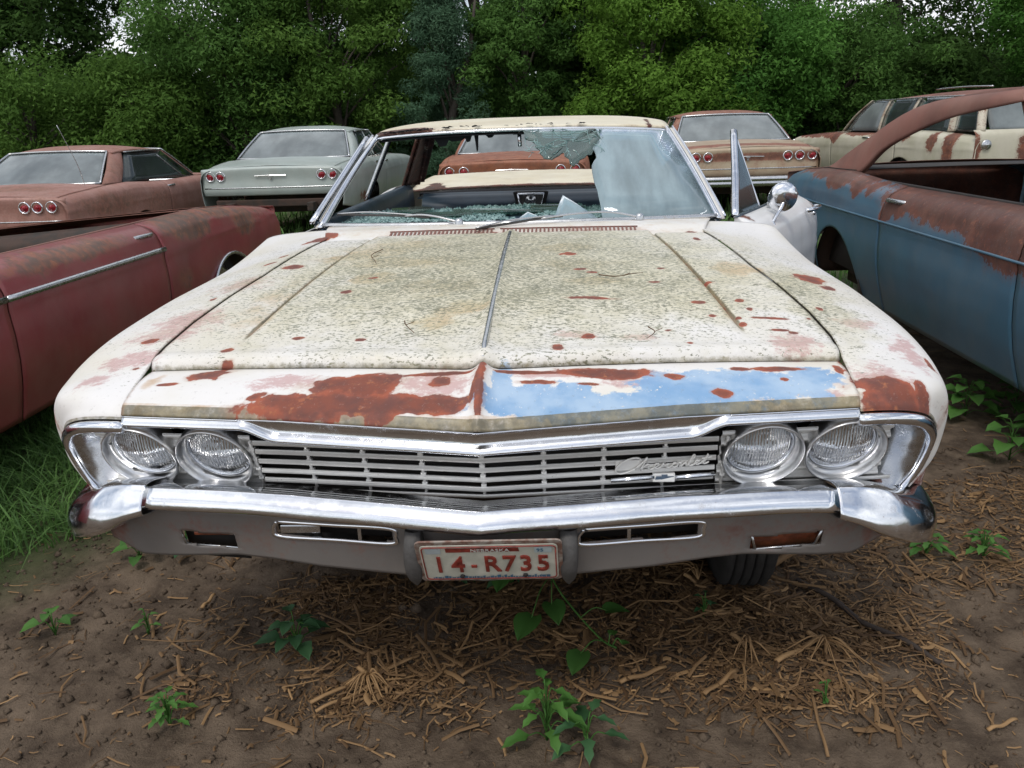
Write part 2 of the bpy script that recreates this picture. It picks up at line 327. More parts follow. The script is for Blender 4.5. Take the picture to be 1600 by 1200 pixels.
PINK = [(-0.772, 0.606, 0.111, 0.096), (-0.827, 0.388, 0.078, 0.045), (-0.797, 0.528, 0.09, 0.07), (-0.747, 0.912, 0.093, 0.081), (0.338, 0.389, 0.043, 0.022), (0.675, 0.392, 0.049, 0.042), (0.198, 0.408, 0.065, 0.026), (0.851, 0.544, 0.047, 0.042), (-0.095, 0.208, 0.067, 0.047), (0.141, 0.235, 0.106, 0.023), (0.828, 0.271, 0.067, 0.055), (-0.427, 0.237, 0.086, 0.032), (-0.865, 0.294, 0.048, 0.037), (0.934, 0.412, 0.037, 0.083), (0.687, 0.19, 0.051, 0.018), (0.303, 0.213, 0.065, 0.016)]
STAIN = [(-0.071, 0.567, 0.045, 0.042), (-0.117, 0.497, 0.034, 0.039), (-0.355, 0.857, 0.047, 0.052), (0.19, 1.167, 0.05, 0.057), (0.661, 0.941, 0.051, 0.054), (-0.28, 1.024, 0.119, 0.047), (0.259, 0.781, 0.051, 0.029), (-0.724, 0.274, 0.028, 0.069), (-0.714, 0.174, 0.021, 0.019), (-0.594, 0.166, 0.084, 0.011), (-0.461, 1.14, 0.085, 0.055), (0.464, 0.21, 0.039, 0.021), (0.469, 0.163, 0.032, 0.016), (0.643, 0.187, 0.025, 0.018)]

# ---------------------------------------------------------------- the white car (nose at y=0, tail at y=5.4, x to the right as seen from its front)
RUST = [(x, y, a*(.78 if a < .035 else 1), b*(.78 if a < .035 else 1), 1.35 if (y < .26 and a > .06) else 1.) for x, y, a, b in RUST]
BLUE = [(x, y, a*1.04, b*1.05, 1.35) for x, y, a, b in BLUE]
STAIN = [(x, y, a*(1.5 if y > .4 else .7), b*(1.4 if y > .4 else .7), 1.15 if y > .4 else .8) for x, y, a, b in STAIN]+[(-.35, 1.25, .2, .12, .8), (-.15, .75, .15, .12, .75), (.2, .95, .15, .1, .7), (-.6, .7, .06, .3, .6)]
hero = tag(empty('sedan_car'), 'weathered white sedan facing us, nose patched with rust and blue, windshield smashed', 'car')
MOSS = [(0, .98, .80, .70, 1.), (0, .50, .66, .14, .7), (.35, .75, .42, .35, .9), (-.4, .8, .35, .45, .8), (.80, .75, .10, .40, .8), (-.78, .9, .08, .4, .35), (0, .42, .7, .12, .35)]
def lipY(x): return .085+.12*np.abs(x)
def lipZ(x): return .79+.012*np.minimum(1, np.abs(x)/.4)
def rY(x): return .255+.10*(np.abs(x)/.77)
def rZ(x): return .887-.022*(np.abs(x)/.77)**2
def crX(y): return .575-.095*np.clip((y-.4)/1.05, 0, 1)     # crease line of the raised hood centre
def seamX(y): return np.interp(y, [.18, .30, .45, .6, .8, 1.0, 1.5, 1.9], [.748, .765, .775, .768, .745, .715, .675, .665])
def topz(x, y):
    t = np.clip((y-rY(x))/(1.48-rY(x)), 0, 1.2); top = .989-.010*(x/.76)**2
    return rZ(x)+(top-rZ(x))*(1-(1-np.minimum(t, 1))**1.6)
def hero_attrs(P, moss=1., extra=None):
    x, y = P[..., 0], P[..., 1]
    a = dict(rust=ell(P, RUST), blue=ell(P, BLUE), pink=ell(P, PINK), stain=ell(P, STAIN), moss=ell(P, MOSS)*moss, dark=np.zeros(x.shape))
    # ridge of primer showing along the hood creases
    if extra: 
        for k, v in extra.items(): a[k] = np.maximum(a[k], v)
    return a
# hood: the top panel, with raised centre and two creases
s = np.concatenate([np.linspace(.0, .97, 46), [.985, 1.0, 1.012, 1.025, 1.037, 1.05, 1.063, 1.078, 1.095], np.linspace(1.12, 2, 23)])
tt = np.linspace(0, 1, 170)**1.15
def hood_top(sign):
    S, T = np.meshgrid(s, tt, indexing='ij')
    X = np.zeros(S.shape); Y = np.zeros(S.shape)
    for _ in range(3):
        Y = rY(X)+(1.475+.02*(X/.7)**2-rY(X))*T
        cx, sx = crX(Y), seamX(Y)-.002
        X = np.where(S <= 1, cx*S, cx+(sx-cx)*(S-1))
    Z = topz(X, Y)
    fade = np.clip((Y-.42)/.18, 0, 1)
    Z = Z+.009*fade*(1-np.clip((S-.985)/.04, 0, 1))                           # raised centre
    Z = Z-.013*fade*np.exp(-((X-cx-.010)/.007)**2)                            # groove outside the crease
    Z = Z+.012*np.exp(-(X/.02)**2)                                           # centre windsplit
    Z = Z-.020*(1-np.clip((Y-rY(X))/.014, 0, 1))**2                          # rounded front edge
    Z = Z+.004*np.exp(-((Y-rY(X)-.03)/.02)**2)
    Z = Z-.010*np.clip((S-1.9)/.1, 0, 1)**2*.45
    Z = Z+.0015*vnoise(X, Y, 3, 3, 3.)
    P = np.stack([sign*X, Y, Z], -1); return P, S, T
Ps = [hood_top(-1), hood_top(1)]
P = np.concatenate([Ps[0][0][::-1][:-1], Ps[1][0]]); S_ = np.concatenate([Ps[0][1][::-1][:-1], Ps[1][1]]); T_ = np.concatenate([Ps[0][2][::-1][:-1], Ps[1][2]])
x, y = P[..., 0], P[..., 1]
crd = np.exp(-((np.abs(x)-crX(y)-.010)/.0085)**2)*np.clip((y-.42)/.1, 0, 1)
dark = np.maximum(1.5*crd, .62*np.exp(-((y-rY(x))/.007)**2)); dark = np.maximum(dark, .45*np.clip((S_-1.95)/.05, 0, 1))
hood = sheet('hood', P, M['white'], hero, .004, attrs=hero_attrs(P, 1, dict(dark=dark, rust=.50*crd*(y < 1.3), stain=.8*np.exp(-((np.abs(x)-crX(y))/.02)**2)*np.clip((y-.42)/.1, 0, 1))))
# front slope of the hood, below the ridge
u = np.linspace(-1, 1, 240); v = np.concatenate([np.linspace(0, .09, 8), np.linspace(.11, 1, 34)])
Uu, Vv = np.meshgrid(u, v, indexing='ij')
xl = .752; X = Uu*(xl+.013*Vv)
Yl, Zl = lipY(X), lipZ(X); Yr, Zr = rY(X)+.004, rZ(X)-.022
Y = Yl+(Yr-Yl)*Vv; Z = Zl+.014+(Zr-Zl-.014)*Vv+.010*np.sin(Vv*math.pi)
Z = np.where(Vv < .09, Z-.014*(1-Vv/.09)**2*1.0, Z)
nose = np.exp(-(np.abs(X)/.016)**1.6); Z = Z+.022*nose*np.clip(Vv*4, .3, 1)*(1.1-.1*Vv); Y = Y-.012*nose
P = np.stack([X, Y, Z], -1)
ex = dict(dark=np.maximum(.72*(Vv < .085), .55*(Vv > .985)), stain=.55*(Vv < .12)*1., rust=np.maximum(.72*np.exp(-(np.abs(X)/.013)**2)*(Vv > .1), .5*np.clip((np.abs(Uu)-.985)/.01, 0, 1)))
sheet('hood_front', P, M['white'], hood, .004, attrs=hero_attrs(P, 0, ex))
# bright spear along the hood centre
yy = np.linspace(.262, 1.43, 60); sc = np.interp(yy, [.26, .3, .9, 1.43], [.45, .8, 1, .9])
zz = topz(0*yy, yy)+.017; zz[:3] -= (.012, .006, .002)
V, F = sweep(np.stack([0*yy+.0, yy, zz], 1), np.array([(-.0085, -.008), (-.006, .003), (0, .0065), (.006, .003), (.0085, -.008)]), True, scale=sc)
new_mesh('hood_spear', V, F, M['dullchrome'], hood)

# front fenders: a bicubic net from the seam over the shoulder down to the wheel arch
def arch(y, yc, r, zc=.33, zr=.27):
    d = r*r-(y-yc)**2; return np.maximum(zr, zc+np.sqrt(np.maximum(d, 0))*1.0)
def fender_net(sg):
    def sec(y, x0, z0, xo, full=True):
        zb = float(arch(np.array(y), .86, .40)); zb = max(zb, .53) if y < .45 else zb
        lw = .066*min(1, max(0, (y-.55)/.65))
        zs = float(np.interp(y, [.36, .40, .55, .75, .95, 1.34, 1.55, 1.84], [.798, .815, .847, .864, .876, .886, .905, .945])); L_ = lambda q, b: (x0+(xo-.012-x0)*q, y, z0+(zs+.008-z0)*q+b)
        h = [(x0, y, z0), L_(.12, .002), L_(.50, .006), L_(.84, .005), (xo-.012, y, zs+.004), (xo-.001, y, zs-.014), (xo, y, zs-.05)]
        zt = zs-.05
        for k, q in enumerate((.25, .5, .75, 1.)):
            z = zt+(zb-zt)*q; h.append((xo-.006-.035*max(0, (.62-z)/.35)**1.3, y, z))
        return h
    rows = []
    # front edge (curves round the lamp housing)
    fe = [(.752, .182, .790), (.80, .190, .789), (.845, .205, .783), (.885, .226, .772), (.918, .250, .755), (.943, .275, .728), (.954, .293, .695), (.953, .303, .660), (.945, .308, .625), (.932, .311, .595), (.915, .314, .566)]
    rows.append(fe)
    rows.append([(x+.004*(i > 2), y_+.008, z+.014*(1 if i < 5 else .5 if i == 5 else 0)) if True else 0 for i, (x, y_, z) in enumerate(fe)])
    k2 = [(.757, .24, .826), (.80, .245, .828), (.85, .256, .827), (.90, .272, .822), (.945, .290, .808), (.972, .308, .782), (.984, .322, .740), (.982, .33, .69), (.972, .333, .64), (.953, .335, .60), (.932, .338, .565)]
    rows.append(k2)
    s3 = sec(.40, .772, .862, .992); s3 = [(a, b+.0, c) for a, b, c in s3]; rows.append(s3)
    for y in (.5, .62, .78, .95, 1.1, 1.25, 1.4, 1.6, 1.84):
        x0 = float(seamX(y)); rows.append(sec(y, x0, float(topz(x0, y))-.006, 1.0 if y > .55 else .998))
    A = net(rows, 150, 90)
    ya = A[:, 0, 1]; m_ = np.clip((ya-.36)/.06, 0, 1)[:, None]; fall = np.clip(1-np.linspace(0, 1, 90)*2.2, 0, 1)[None]
    A[..., 0] += ((seamX(ya)+.0015-A[:, 0, 0])[:, None]*m_+.0015*(1-m_))*fall
    A[..., 2] += (topz(A[:, 0, 0], ya)-.0035-A[:, 0, 2])[:, None]*m_*fall
    A[..., 0] += .010*np.clip(np.linspace(0, 1, 90)*2-.7, 0, 1)[None]
    A[..., 0] *= sg; return A
fd = []
for sg in (-1, 1):
    A = fender_net(sg); U_ = np.linspace(0, 1, 150)[:, None]+0*A[..., 0]; V_ = np.linspace(0, 1, 90)[None]+0*A[..., 0]
    side = np.clip((V_-.52)*6, 0, 1)
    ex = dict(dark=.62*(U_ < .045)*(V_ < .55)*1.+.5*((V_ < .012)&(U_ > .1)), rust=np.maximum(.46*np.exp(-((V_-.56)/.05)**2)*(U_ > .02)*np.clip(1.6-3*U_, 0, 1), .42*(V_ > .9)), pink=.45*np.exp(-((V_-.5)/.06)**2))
    at = hero_attrs(A, 1, ex); at['moss'] *= (1-side); at['rust'] = np.where((V_ > .6), np.minimum(at['rust'], .42), at['rust'])
    fd.append(sheet('front_fender', A, M['white'], hero, .004, flip=(sg < 0), attrs=at))
# cowl panel with two rows of vent slots
uu = np.linspace(-1, 1, 121); vv = np.linspace(0, 1, 14); Uu, Vv = np.meshgrid(uu, vv, indexing='ij')
X = Uu*(.668+.1*Vv); Y0 = 1.487+.02*(X/.7)**2; Y1 = 1.865+.075*(X/.8)**2
Y = Y0+(Y1-Y0)*Vv; Z = .976-.010*(X/.7)**2+.027*np.clip(Vv/.33, 0, 1)-.010*np.clip((Vv-.5)/.5, 0, 1)
Pc = np.stack([X, Y, Z], -1); zero = 0*X
cowl = sheet('cowl_panel', Pc, M['white'], hero, .004, attrs=dict(rust=np.maximum(.5*ell(Pc, [(-.2, 1.55, .25, .05), (.3, 1.55, .25, .05)]), ell(Pc, [(.63, 1.53, .04, .03), (-.69, 1.6, .03, .06)])), blue=zero, pink=zero+.05, stain=zero+.45, moss=zero, dark=.3*(Vv < .05)))
b = Bag(); bs = Bag()
for i in range(61):
    x = -.44+i*.0146
    if -.115 < x < -.075 and False: continue
    yv = 1.548+.02*(x/.7)**2
    if x < -.07 or x > -.04:
        bs.box((x, yv, .9915-.010*(x/.7)**2), (.0062, .062, .004), np.array([(1, 0, 0), (0, .977, -.213), (0, .213, .977)]))
bs.done('vent_slots', M['brown'], cowl, kind='stuff')
vr = Bag()
for x0, x1 in ((-.447, -.065), (-.045, .447)):
    xs = np.linspace(x0, x1, 20)
    for dy in (-.036, .036): vr.tube(np.stack([xs, 1.548+dy+.02*(xs/.7)**2, .9925+dy*.21-.010*(xs/.7)**2], 1), .0025, 5)
vr.done('vent_rim', M['brown'], cowl, smooth=True)

# ------------------------------ windshield opening
def wbase(s): x = .788*(2*s-1); return np.stack([x, 1.80+.13*(np.abs(x)/.8)**2.2, .990-.006*(x/.8)**2+0*x], -1)
def wtop(s): x = .652*(2*s-1); return np.stack([x, 2.40+.075*(np.abs(x)/.65)**2, 1.338-.022*(np.abs(x)/.65)**2.5], -1)
def wsurf(s, t):
    s = np.asarray(s, float); t = np.asarray(t, float)[..., None]; a, b_ = wbase(s), wtop(s)
    P = a+(b_-a)*t; P[..., 2] += .012*np.sin(t[..., 0]*math.pi); return P
ss = np.linspace(0, 1, 40)
roofT = rusty('cream_roof_paint', (.82, .76, .60), (.74, .66, .48), .45, rcol=((.14, .045, .03), (.05, .025, .02), (.25, .10, .05)))
M['roofcream'] = roofT
frame = empty('windshield'); frame.parent = hero
tube('lower_trim', wsurf(ss, 0*ss+.0)+np.array([0, -.006, .004]), .011, M['dullchrome'], frame, 8)
tube('header_trim', wsurf(ss, 0*ss+1)+np.array([0, -.008, -.004]), .008, M['chrome'], frame, 8)
tl = np.linspace(-.02, 1.02, 20)
for e, sg in ((0., -1), (1., 1)):
    E_ = wsurf(0*tl+e, tl)
    tube('pillar_trim', E_+np.array([sg*.006, -.006, 0]), .012, M['chrome'], frame, 8, scale=None)
    # painted A pillar outside the trim
    out_ = E_+np.array([sg*.036, .055, .0]); out2 = E_+np.array([sg*.03, .12, -.01]); inn = E_+np.array([sg*.0, .03, -.006])
    Pp = np.stack([E_+np.array([sg*.012, .0, .0]), E_+np.array([sg*.035, .02, .0]), out_, out2, inn], 1)
    z = 0*Pp[..., 0]
    sheet('windshield_pillar', Pp, M['white'], hero, .003, flip=(sg > 0), attrs=dict(rust=z+.2, blue=z, pink=z+.1, stain=z+.2, moss=z, dark=z))
    tube('drip_rail', np.concatenate([out_+np.array([sg*.004, 0, .004])]), .007, M['chrome'], hero, 6)
# glass pieces left in the opening (s across, t up the opening)
def shard(name, poly, mat, th=.005, n=1, jag=0.):
    pts = []
    for i, (a, b_) in enumerate(poly):
        c, d = poly[(i+1) % len(poly)]
        pts.append((a, b_))
        if jag and not (a in (1.,) and c in (1.,)) and (b_, d) != (0., 0.):
            for k in range(1, 4):
                f = k/4; pts.append((a+(c-a)*f+random.uniform(-jag, jag), min(1, max(0, b_+(d-b_)*f+random.uniform(-jag, jag)*2))))
    c = np.mean(pts, axis=0)
    # fan in rings so that the sheet follows the curve
    rings = [1, .66, .33]; V = []; k = len(pts)
    for r in rings:
        for p in pts: V.append((c[0]+(p[0]-c[0])*r, c[1]+(p[1]-c[1])*r))
    V.append(tuple(c)); A = np.array(V); P = wsurf(A[:, 0], A[:, 1]); F = []
    for q in range(2):
        for j in range(k):
            j2 = (j+1) % k; F.append((q*k+j, q*k+j2, (q+1)*k+j2, (q+1)*k+j))
    for j in range(k): F.append((2*k+j, 2*k+(j+1) % k, 3*k))
    o = new_mesh(name, P, F, mat, frame); solid(o, th, 0); return o
big = shard('glass_pane', [(.715, 0.), (.715, .28), (.714, .52), (.735, .62), (.728, .72), (.775, .88), (.755, .97), (.80, 1.), (1., 1.), (1., .5), (1., 0.)], M['wsglass'], jag=.003)
shard('glass_shard', [(.595, .02), (.655, .02), (.705, .02), (.655, .16), (.622, .24), (.605, .12)], M['wsglass'], .004)
shard('glass_shard', [(.50, .01), (.575, .01), (.56, .05), (.53, .10), (.51, .05)], M['wsglass'], .004)
shard('glass_shard', [(.40, .0), (.47, .0), (.45, .03), (.43, .035)], M['wsglass'], .004)
ck = shard('cracked_glass', [(.50, 1.), (.80, 1.), (.755, .97), (.775, .88), (.735, .70), (.70, .62), (.665, .52), (.64, .68), (.60, .60), (.575, .64), (.555, .80), (.52, .86)], M['crackglass'], jag=.008)
cb = Bag()
for i in range(46):
    a0 = random.uniform(.52, .77); t0 = random.uniform(.62, .98); an = random.uniform(0, math.pi); ln = random.uniform(.03, .12)
    q = [(a0+ln*.5*math.cos(an)*f+random.uniform(-.004, .004), t0+ln*1.6*math.sin(an)*f+random.uniform(-.01, .01)) for f in (0, .35, .7, 1)]
    q = [(max(.52, min(.775, a)), max(.62, min(.99, t))) for a, t in q]; qa = np.array(q)
    cb.tube(wsurf(qa[:, 0], qa[:, 1])+np.array([0, -.004, .002]), .0012, 4)
cb.done('glass_cracks', M['crumb'], ck, kind='stuff')
# hanging headliner tatters and mirror bracket
hb = Bag()
for x, w_, d in ((-.36, .10, .05), (-.24, .05, .035), (-.20, .02, .075), (-.14, .06, .02), (-.30, .16, .03)):
    hb.add([(x-w_/2, 2.47, 1.325), (x+w_/2, 2.47, 1.325), (x+w_*.2, 2.49, 1.325-d), (x-w_*.1, 2.50, 1.325-d*1.1), (x-w_*.3, 2.49, 1.325-d*.5)], [(0, 1, 2, 3, 4)])
solid(hb.done('torn_lining', M['headliner'], hero), .004, 0)
tube('mirror_bracket', [(-.004, 2.445, 1.33), (-.002, 2.43, 1.30), (0, 2.425, 1.262)], .009, M['chrome'], hero, 8)
new_mesh('mirror_mount', *sweep([(-.03, 2.45, 1.325), (.06, 2.45, 1.325)], circ(.012, 8)), M['dark'], hero)
# roof with peeled front edge
nx, ny = 61, 50
a = np.linspace(-1, 1, nx); b_ = np.linspace(0, 1, ny); A, B = np.meshgrid(a, b_, indexing='ij')
xw = .668+.03*np.sin(B*math.pi); X = A*xw
Yf = 2.405+.075*(np.abs(X)/.65)**2; Yb = 3.80-.05*A*A; Y = Yf+(Yb-Yf)*B
Z = 1.347-.020*np.abs(A)**2.5+(.048*np.sin(np.clip(B*1.6+.03, 0, 1)*math.pi*.5)-.045*np.clip((B-.6)/.4, 0, 1)**2)*(1-.30*np.abs(A)**7)
P = np.stack([X, Y, Z], -1)
er = np.maximum(.62*np.exp(-(B/.030)**2)*(.55+.45*vnoise(X*1., Y*0+1, 5, 4, 7.)), 1.2*np.clip((-A-.45)/.3, 0, 1)*np.exp(-(B/.14)**2))
er = np.maximum(er, .8*np.exp(-((A-.86)/.02)**2)*(B < .3))
roof = sheet('roof', P, M['roofcream'], hero, .012, attrs=dict(rust=er))
P2 = P.copy(); P2[..., 2] -= .03; P2[..., 0] *= .97
sheet('headliner', P2, M['headliner'], hero, .004)
nf = Bag()   # peeled black flakes along the header
for i in range(70):
    x = random.choice([random.uniform(-.63, .3), random.uniform(-.63, -.4)]); y_ = 2.405+.075*(abs(x)/.65)**2+random.uniform(-.004, .012)
    z_ = 1.349-.024*abs(x/.66)**2.5+random.uniform(0, .004); r_ = random.uniform(.004, .013)
    th = np.sort(np.random.default_rng(i).uniform(0, 6.28, 6)); nf.add([(x+r_*1.6*math.cos(t), y_+r_*.6*math.sin(t)-.004, z_+r_*.5*abs(math.sin(t))+random.uniform(0, .006)) for t in th], [(0, 1, 2, 3, 4, 5)])
nf.done('peeled_paint_flakes', M['headliner'], roof, kind='stuff')
# ------------------------------ front fascia of the white car
def chain(pts, n): return cr(np.array(pts), n)
def half_pts(sg, pts): return [(sg*x, y, z) for x, y, z in pts]
# header trim: dark upper facet and bright rolled lower facet that steps down between the lamps
xs = np.concatenate([np.linspace(0, .44, 46), np.linspace(.445, .50, 18), np.linspace(.505, .75, 40)])
def brow_rows(x):
    k = np.clip((x-.415)/.075, 0, 1); k = k*k*(3-2*k)       # 0 centre section, 1 over the lamps
    yl = lipY(x); zl = lipZ(x)
    zt = zl-.002; zfac = zl-.002-(.030*(1-k)+.001*k)
    bh = .020
    r0 = np.stack([x, yl+.012, zt+.004], -1)
    r1 = np.stack([x, yl+.0, zt], -1)
    r1b = r1+np.array([0, .0006, -.0012])
    r2 = np.stack([x, yl+.016*(1-k)+.001*k, zfac], -1); r2b = r2+np.array([0, -.0012, -.0006])
    r3 = np.stack([x, yl-.006+.012*(1-k), zfac-.007], -1); r3b = np.stack([x, yl-.011+.012*(1-k), zfac-.014], -1)
    r4 = np.stack([x, yl-.010+.012*(1-k), zfac-bh*.9], -1)
    r5 = np.stack([x, yl+.010+.004*(1-k), zfac-bh-.003], -1)
    r6 = np.stack([x, yl+.045, zfac-bh-.004], -1)
    return np.stack([r0, r1, r1b, r2, r2b, r3, r3b, r4, r5, r6], 1)
H_ = brow_rows(xs); Hl = H_[::-1].copy(); Hl[..., 0] *= -1
trim = sheet('grille_header_trim', np.concatenate([Hl[:-1], H_]), M['chrome'], hero, .003, flip=True)
# outer surround of the lamps: continues the bright trim round the corner and down
for sg in (-1, 1):
    path = cr(np.array([(.752, .176, .781), (.80, .184, .780), (.845, .199, .774), (.885, .220, .762), (.915, .243, .744), (.937, .266, .716), (.944, .284, .685), (.942, .296, .65), (.931, .303, .612), (.908, .309, .572)]), 60)
    inn = cr(np.array([(.752, .186, .757), (.80, .195, .756), (.838, .212, .750), (.866, .232, .738), (.884, .25, .720), (.893, .268, .695), (.895, .280, .665), (.890, .29, .64), (.880, .297, .605), (.862, .303, .574)]), 60)
    deep = cr(np.array([(.752, .235, .750), (.79, .24, .750), (.818, .25, .745), (.832, .262, .733), (.840, .275, .715), (.842, .287, .692), (.840, .297, .665), (.836, .304, .635), (.83, .31, .605), (.815, .314, .575)]), 60)
    rows = [path+np.array([.004, .010, .006]), path, path*.72+inn*.28+np.array([0, -.008, 0]), path*.45+inn*.55+np.array([0, -.006, 0]), inn, inn*.6+deep*.4+np.array([0, .004, 0]), deep]
    P = np.stack(rows, 1); P[..., 0] *= sg
    sheet('headlight_surround', P, M['dullchrome'], hero, .003, flip=(sg > 0))
    rp_ = path[4:]+np.array([-.003, -.005, -.004]); rp_[:, 0] *= sg; rp_ = np.concatenate([[[sg*.748, .171, .777]], rp_])
    tube('surround_roll', rp_, .0130, M['chrome'], hero, 12, (0, 1, 0), np.interp(np.arange(len(rp_)), [0, 24, 40, 57], [1, 1.05, .8, .7]))
    # small bracket screw at the foot of the surround
    lathe('corner_bolt', [(0, .006), (.012, .005), (.014, 0), (.014, -.01)], M['brown'], hero, Matrix.Translation((sg*.85, .295, .578)) @ Matrix.Rotation(R(90), 4, 'X'), 10)
# grille: five ribbed bars, dividers, dark back
grille = empty('grille'); grille.parent = hero
TILT = R(22)
def gY(x, z): return .118+.10*np.abs(x)+(.735-z)*.42
XS = np.linspace(-.835, .835, 141)
for i, z0 in enumerate((.736, .713, .687, .661, .635)):
    zc = z0+.006*np.minimum(1, np.abs(XS)/.4)
    xlim = .488
    m_ = np.abs(XS) < xlim
    xs_, zc_ = XS[m_], zc[m_]; yc_ = gY(xs_, zc_)
    rows = []
    for dy, dz in ((.012, .002), (.004, .0050), (.0, .0035), (.0032, .002), (-.001, -.001), (.0028, -.0028), (.001, -.0050), (.012, -.003)):
        rows.append(np.stack([xs_, yc_+dy, zc_+dz], 1))
    sheet('grille_bar', np.stack(rows, 1), M['aluminium'], grille, 0, flip=True, smooth=False)
for i, x in enumerate((-.487, -.367, -.247, -.125, 0, .125, .247, .372, .497)):
    b = Bag(); zt, zb = .742, .618
    b.tube([(x, gY(x, zt)+.010, zt), (x, gY(x, .68)+.010, .68), (x, gY(x, zb)+.010, zb)], .0038, 6, (0, 1, 0))
    for z0 in (.713, .687, .661, .635):
        b.box((x, gY(x, z0)+.008, z0+.008), (.011, .010, .008), None)
    b.done('grille_divider', M['aluminium'], grille, bevel=.001)
bx = np.linspace(-.86, .86, 41)
sheet('grille_back', np.stack([np.stack([bx, gY(bx, z)+.075, 0*bx+z], 1) for z in (.785, .70, .60)], 1), M['dark'], grille, 0, flip=True)
sheet('grille_lower_panel', np.stack([np.stack([bx, gY(bx, .615)+d, 0*bx+z], 1) for d, z in ((.002, .618), (.004, .610), (.06, .600))], 1), M['aluminium'], grille, .003, flip=True)
# ribbed plates behind the lamps
for sg in (-1, 1):
    xx = np.linspace(.485, .835, 80); zz = np.linspace(.612, .755, 56)
    P = np.stack([np.stack([xx, gY(xx, z)+.016+.006*math.cos((z-.736)/.0252*2*math.pi), 0*xx+z], 1) for j, z in enumerate(zz)], 1); F = []
    for i in range(79):
        for j in range(55):
            q_ = P[i:i+2, j:j+2].reshape(-1, 3).mean(0)
            if any(((q_[0]-lx)/.076)**2+((q_[2]-.700)/.062)**2 < 1 for lx in (.572, .742)): continue
            F.append((i*56+j, i*56+j+1, (i+1)*56+j+1, (i+1)*56+j))
    P[..., 0] *= sg; new_mesh('headlight_plate', P, F, M['aluminium'], grille, False)
# headlights
g = G('headlight_glass'); t = g.t; t.nodes.remove(g.p)
gl = g.n('ShaderNodeBsdfGlossy'); gl.inputs['Roughness'].default_value = .12
tr = g.n('ShaderNodeBsdfTransparent'); tr.inputs[0].default_value = (.86, .89, .90, 1)
df = g.n('ShaderNodeBsdfDiffuse'); df.inputs[0].default_value = (.62, .66, .68, 1)
m1 = g.n('ShaderNodeMixShader'); m1.inputs[0].default_value = .42; g.l(tr.outputs[0], m1.inputs[1]); g.l(df.outputs[0], m1.inputs[2])
m2 = g.n('ShaderNodeMixShader'); fr = g.n('ShaderNodeFresnel'); fr.inputs[0].default_value = 1.55
g.l(fr.outputs[0], m2.inputs[0]); g.l(m1.outputs[0], m2.inputs[1]); g.l(gl.outputs[0], m2.inputs[2]); g.l(m2.outputs[0], g.o.inputs[0])
bpn = g.n('ShaderNodeBump'); bpn.inputs['Strength'].default_value = .5; bpn.inputs['Distance'].default_value = .003
wv = g.n('ShaderNodeTexWave', wave_type='BANDS', bands_direction='X'); wv.inputs['Scale'].default_value = 52; wv.inputs['Distortion'].default_value = 1.5; wv.inputs['Detail'].default_value = 2; g.l(g.co(), wv.inputs['Vector'])
g.l(wv.outputs['Fac'], bpn.inputs['Height']); g.l(bpn.outputs[0], gl.inputs['Normal']); g.l(bpn.outputs[0], df.inputs['Normal']); g.l(bpn.outputs[0], fr.inputs['Normal'])
g.l(g.mix(wv.outputs['Fac'], (.60, .64, .66), (.84, .88, .90)), df.inputs[0]); M['lens'] = g.m
g = G('headlight_reflector'); g.set(Base_Color=(.93, .95, .97), Metallic=.8, Roughness=.32); g.bump(g.noise(30, 2, .5, (1.5, 1, .2)), .8, .01); M['reflector'] = g.m
def headlight(x, z, seed):
    sg = 1 if x > 0 else -1
    e = empty('headlight'); e.parent = hero
    yc = float(gY(x, z))+.006
    M4 = Matrix.Translation((x, yc, z)) @ Matrix.Rotation(sg*R(5.5), 4, 'Z') @ Matrix.Rotation(R(90)+R(22), 4, 'X') @ Matrix.Scale(1, 4)
    # local +Z points forward and a little down
    lathe('bezel', [(.069, -.034), (.0712, -.014), (.0730, -.011), (.0745, -.014), (.0775, .004), (.0798, .014), (.0822, .016), (.0838, .014), (.0848, .004), (.084, -.03)], M['bezel'], e, M4, 48)
    lathe('retaining_ring', [(.0655, -.034), (.0662, -.015), (.0682, -.011), (.0705, -.014), (.071, -.034)], M['chrome'], e, M4, 48)
    lathe('reflector', [(.068, -.022), (.064, -.036), (.053, -.054), (.036, -.068), (.016, -.075), (.006, -.076)], M['reflector'], e, M4, 40)
    lathe('bulb_shield', [(0, -.030), (.010, -.032), (.011, -.045), (.008, -.063)], M['dullchrome'], e, M4, 12)
    k = 33; rr = np.linspace(0, .0680, 14); an = np.linspace(0, 2*math.pi, 64, endpoint=False); V = []
    for r in rr:
        xx, yy_ = r*np.cos(an), r*np.sin(an); dome = .020*(1-(r/.0680)**2)-.018
        fl = .0011*np.abs(np.sin(xx*360))*(r < .058)+.0009*np.sign(np.sin(yy_*130))*(r < .056)
        V.append(np.stack([xx, yy_, dome+fl], 1))
    F = [(i*64+j, i*64+(j+1) % 64, (i+1)*64+(j+1) % 64, (i+1)*64+j) for i in range(13) for j in range(64)]
    V = np.concatenate(V)@np.array(M4.to_3x3()).T+np.array(M4.translation)
    new_mesh('lens', V, F, M['lens'], e)
for k, (x, z) in enumerate(((-.742, .700), (-.572, .699), (.572, .699), (.742, .700))): headlight(x, z, k)
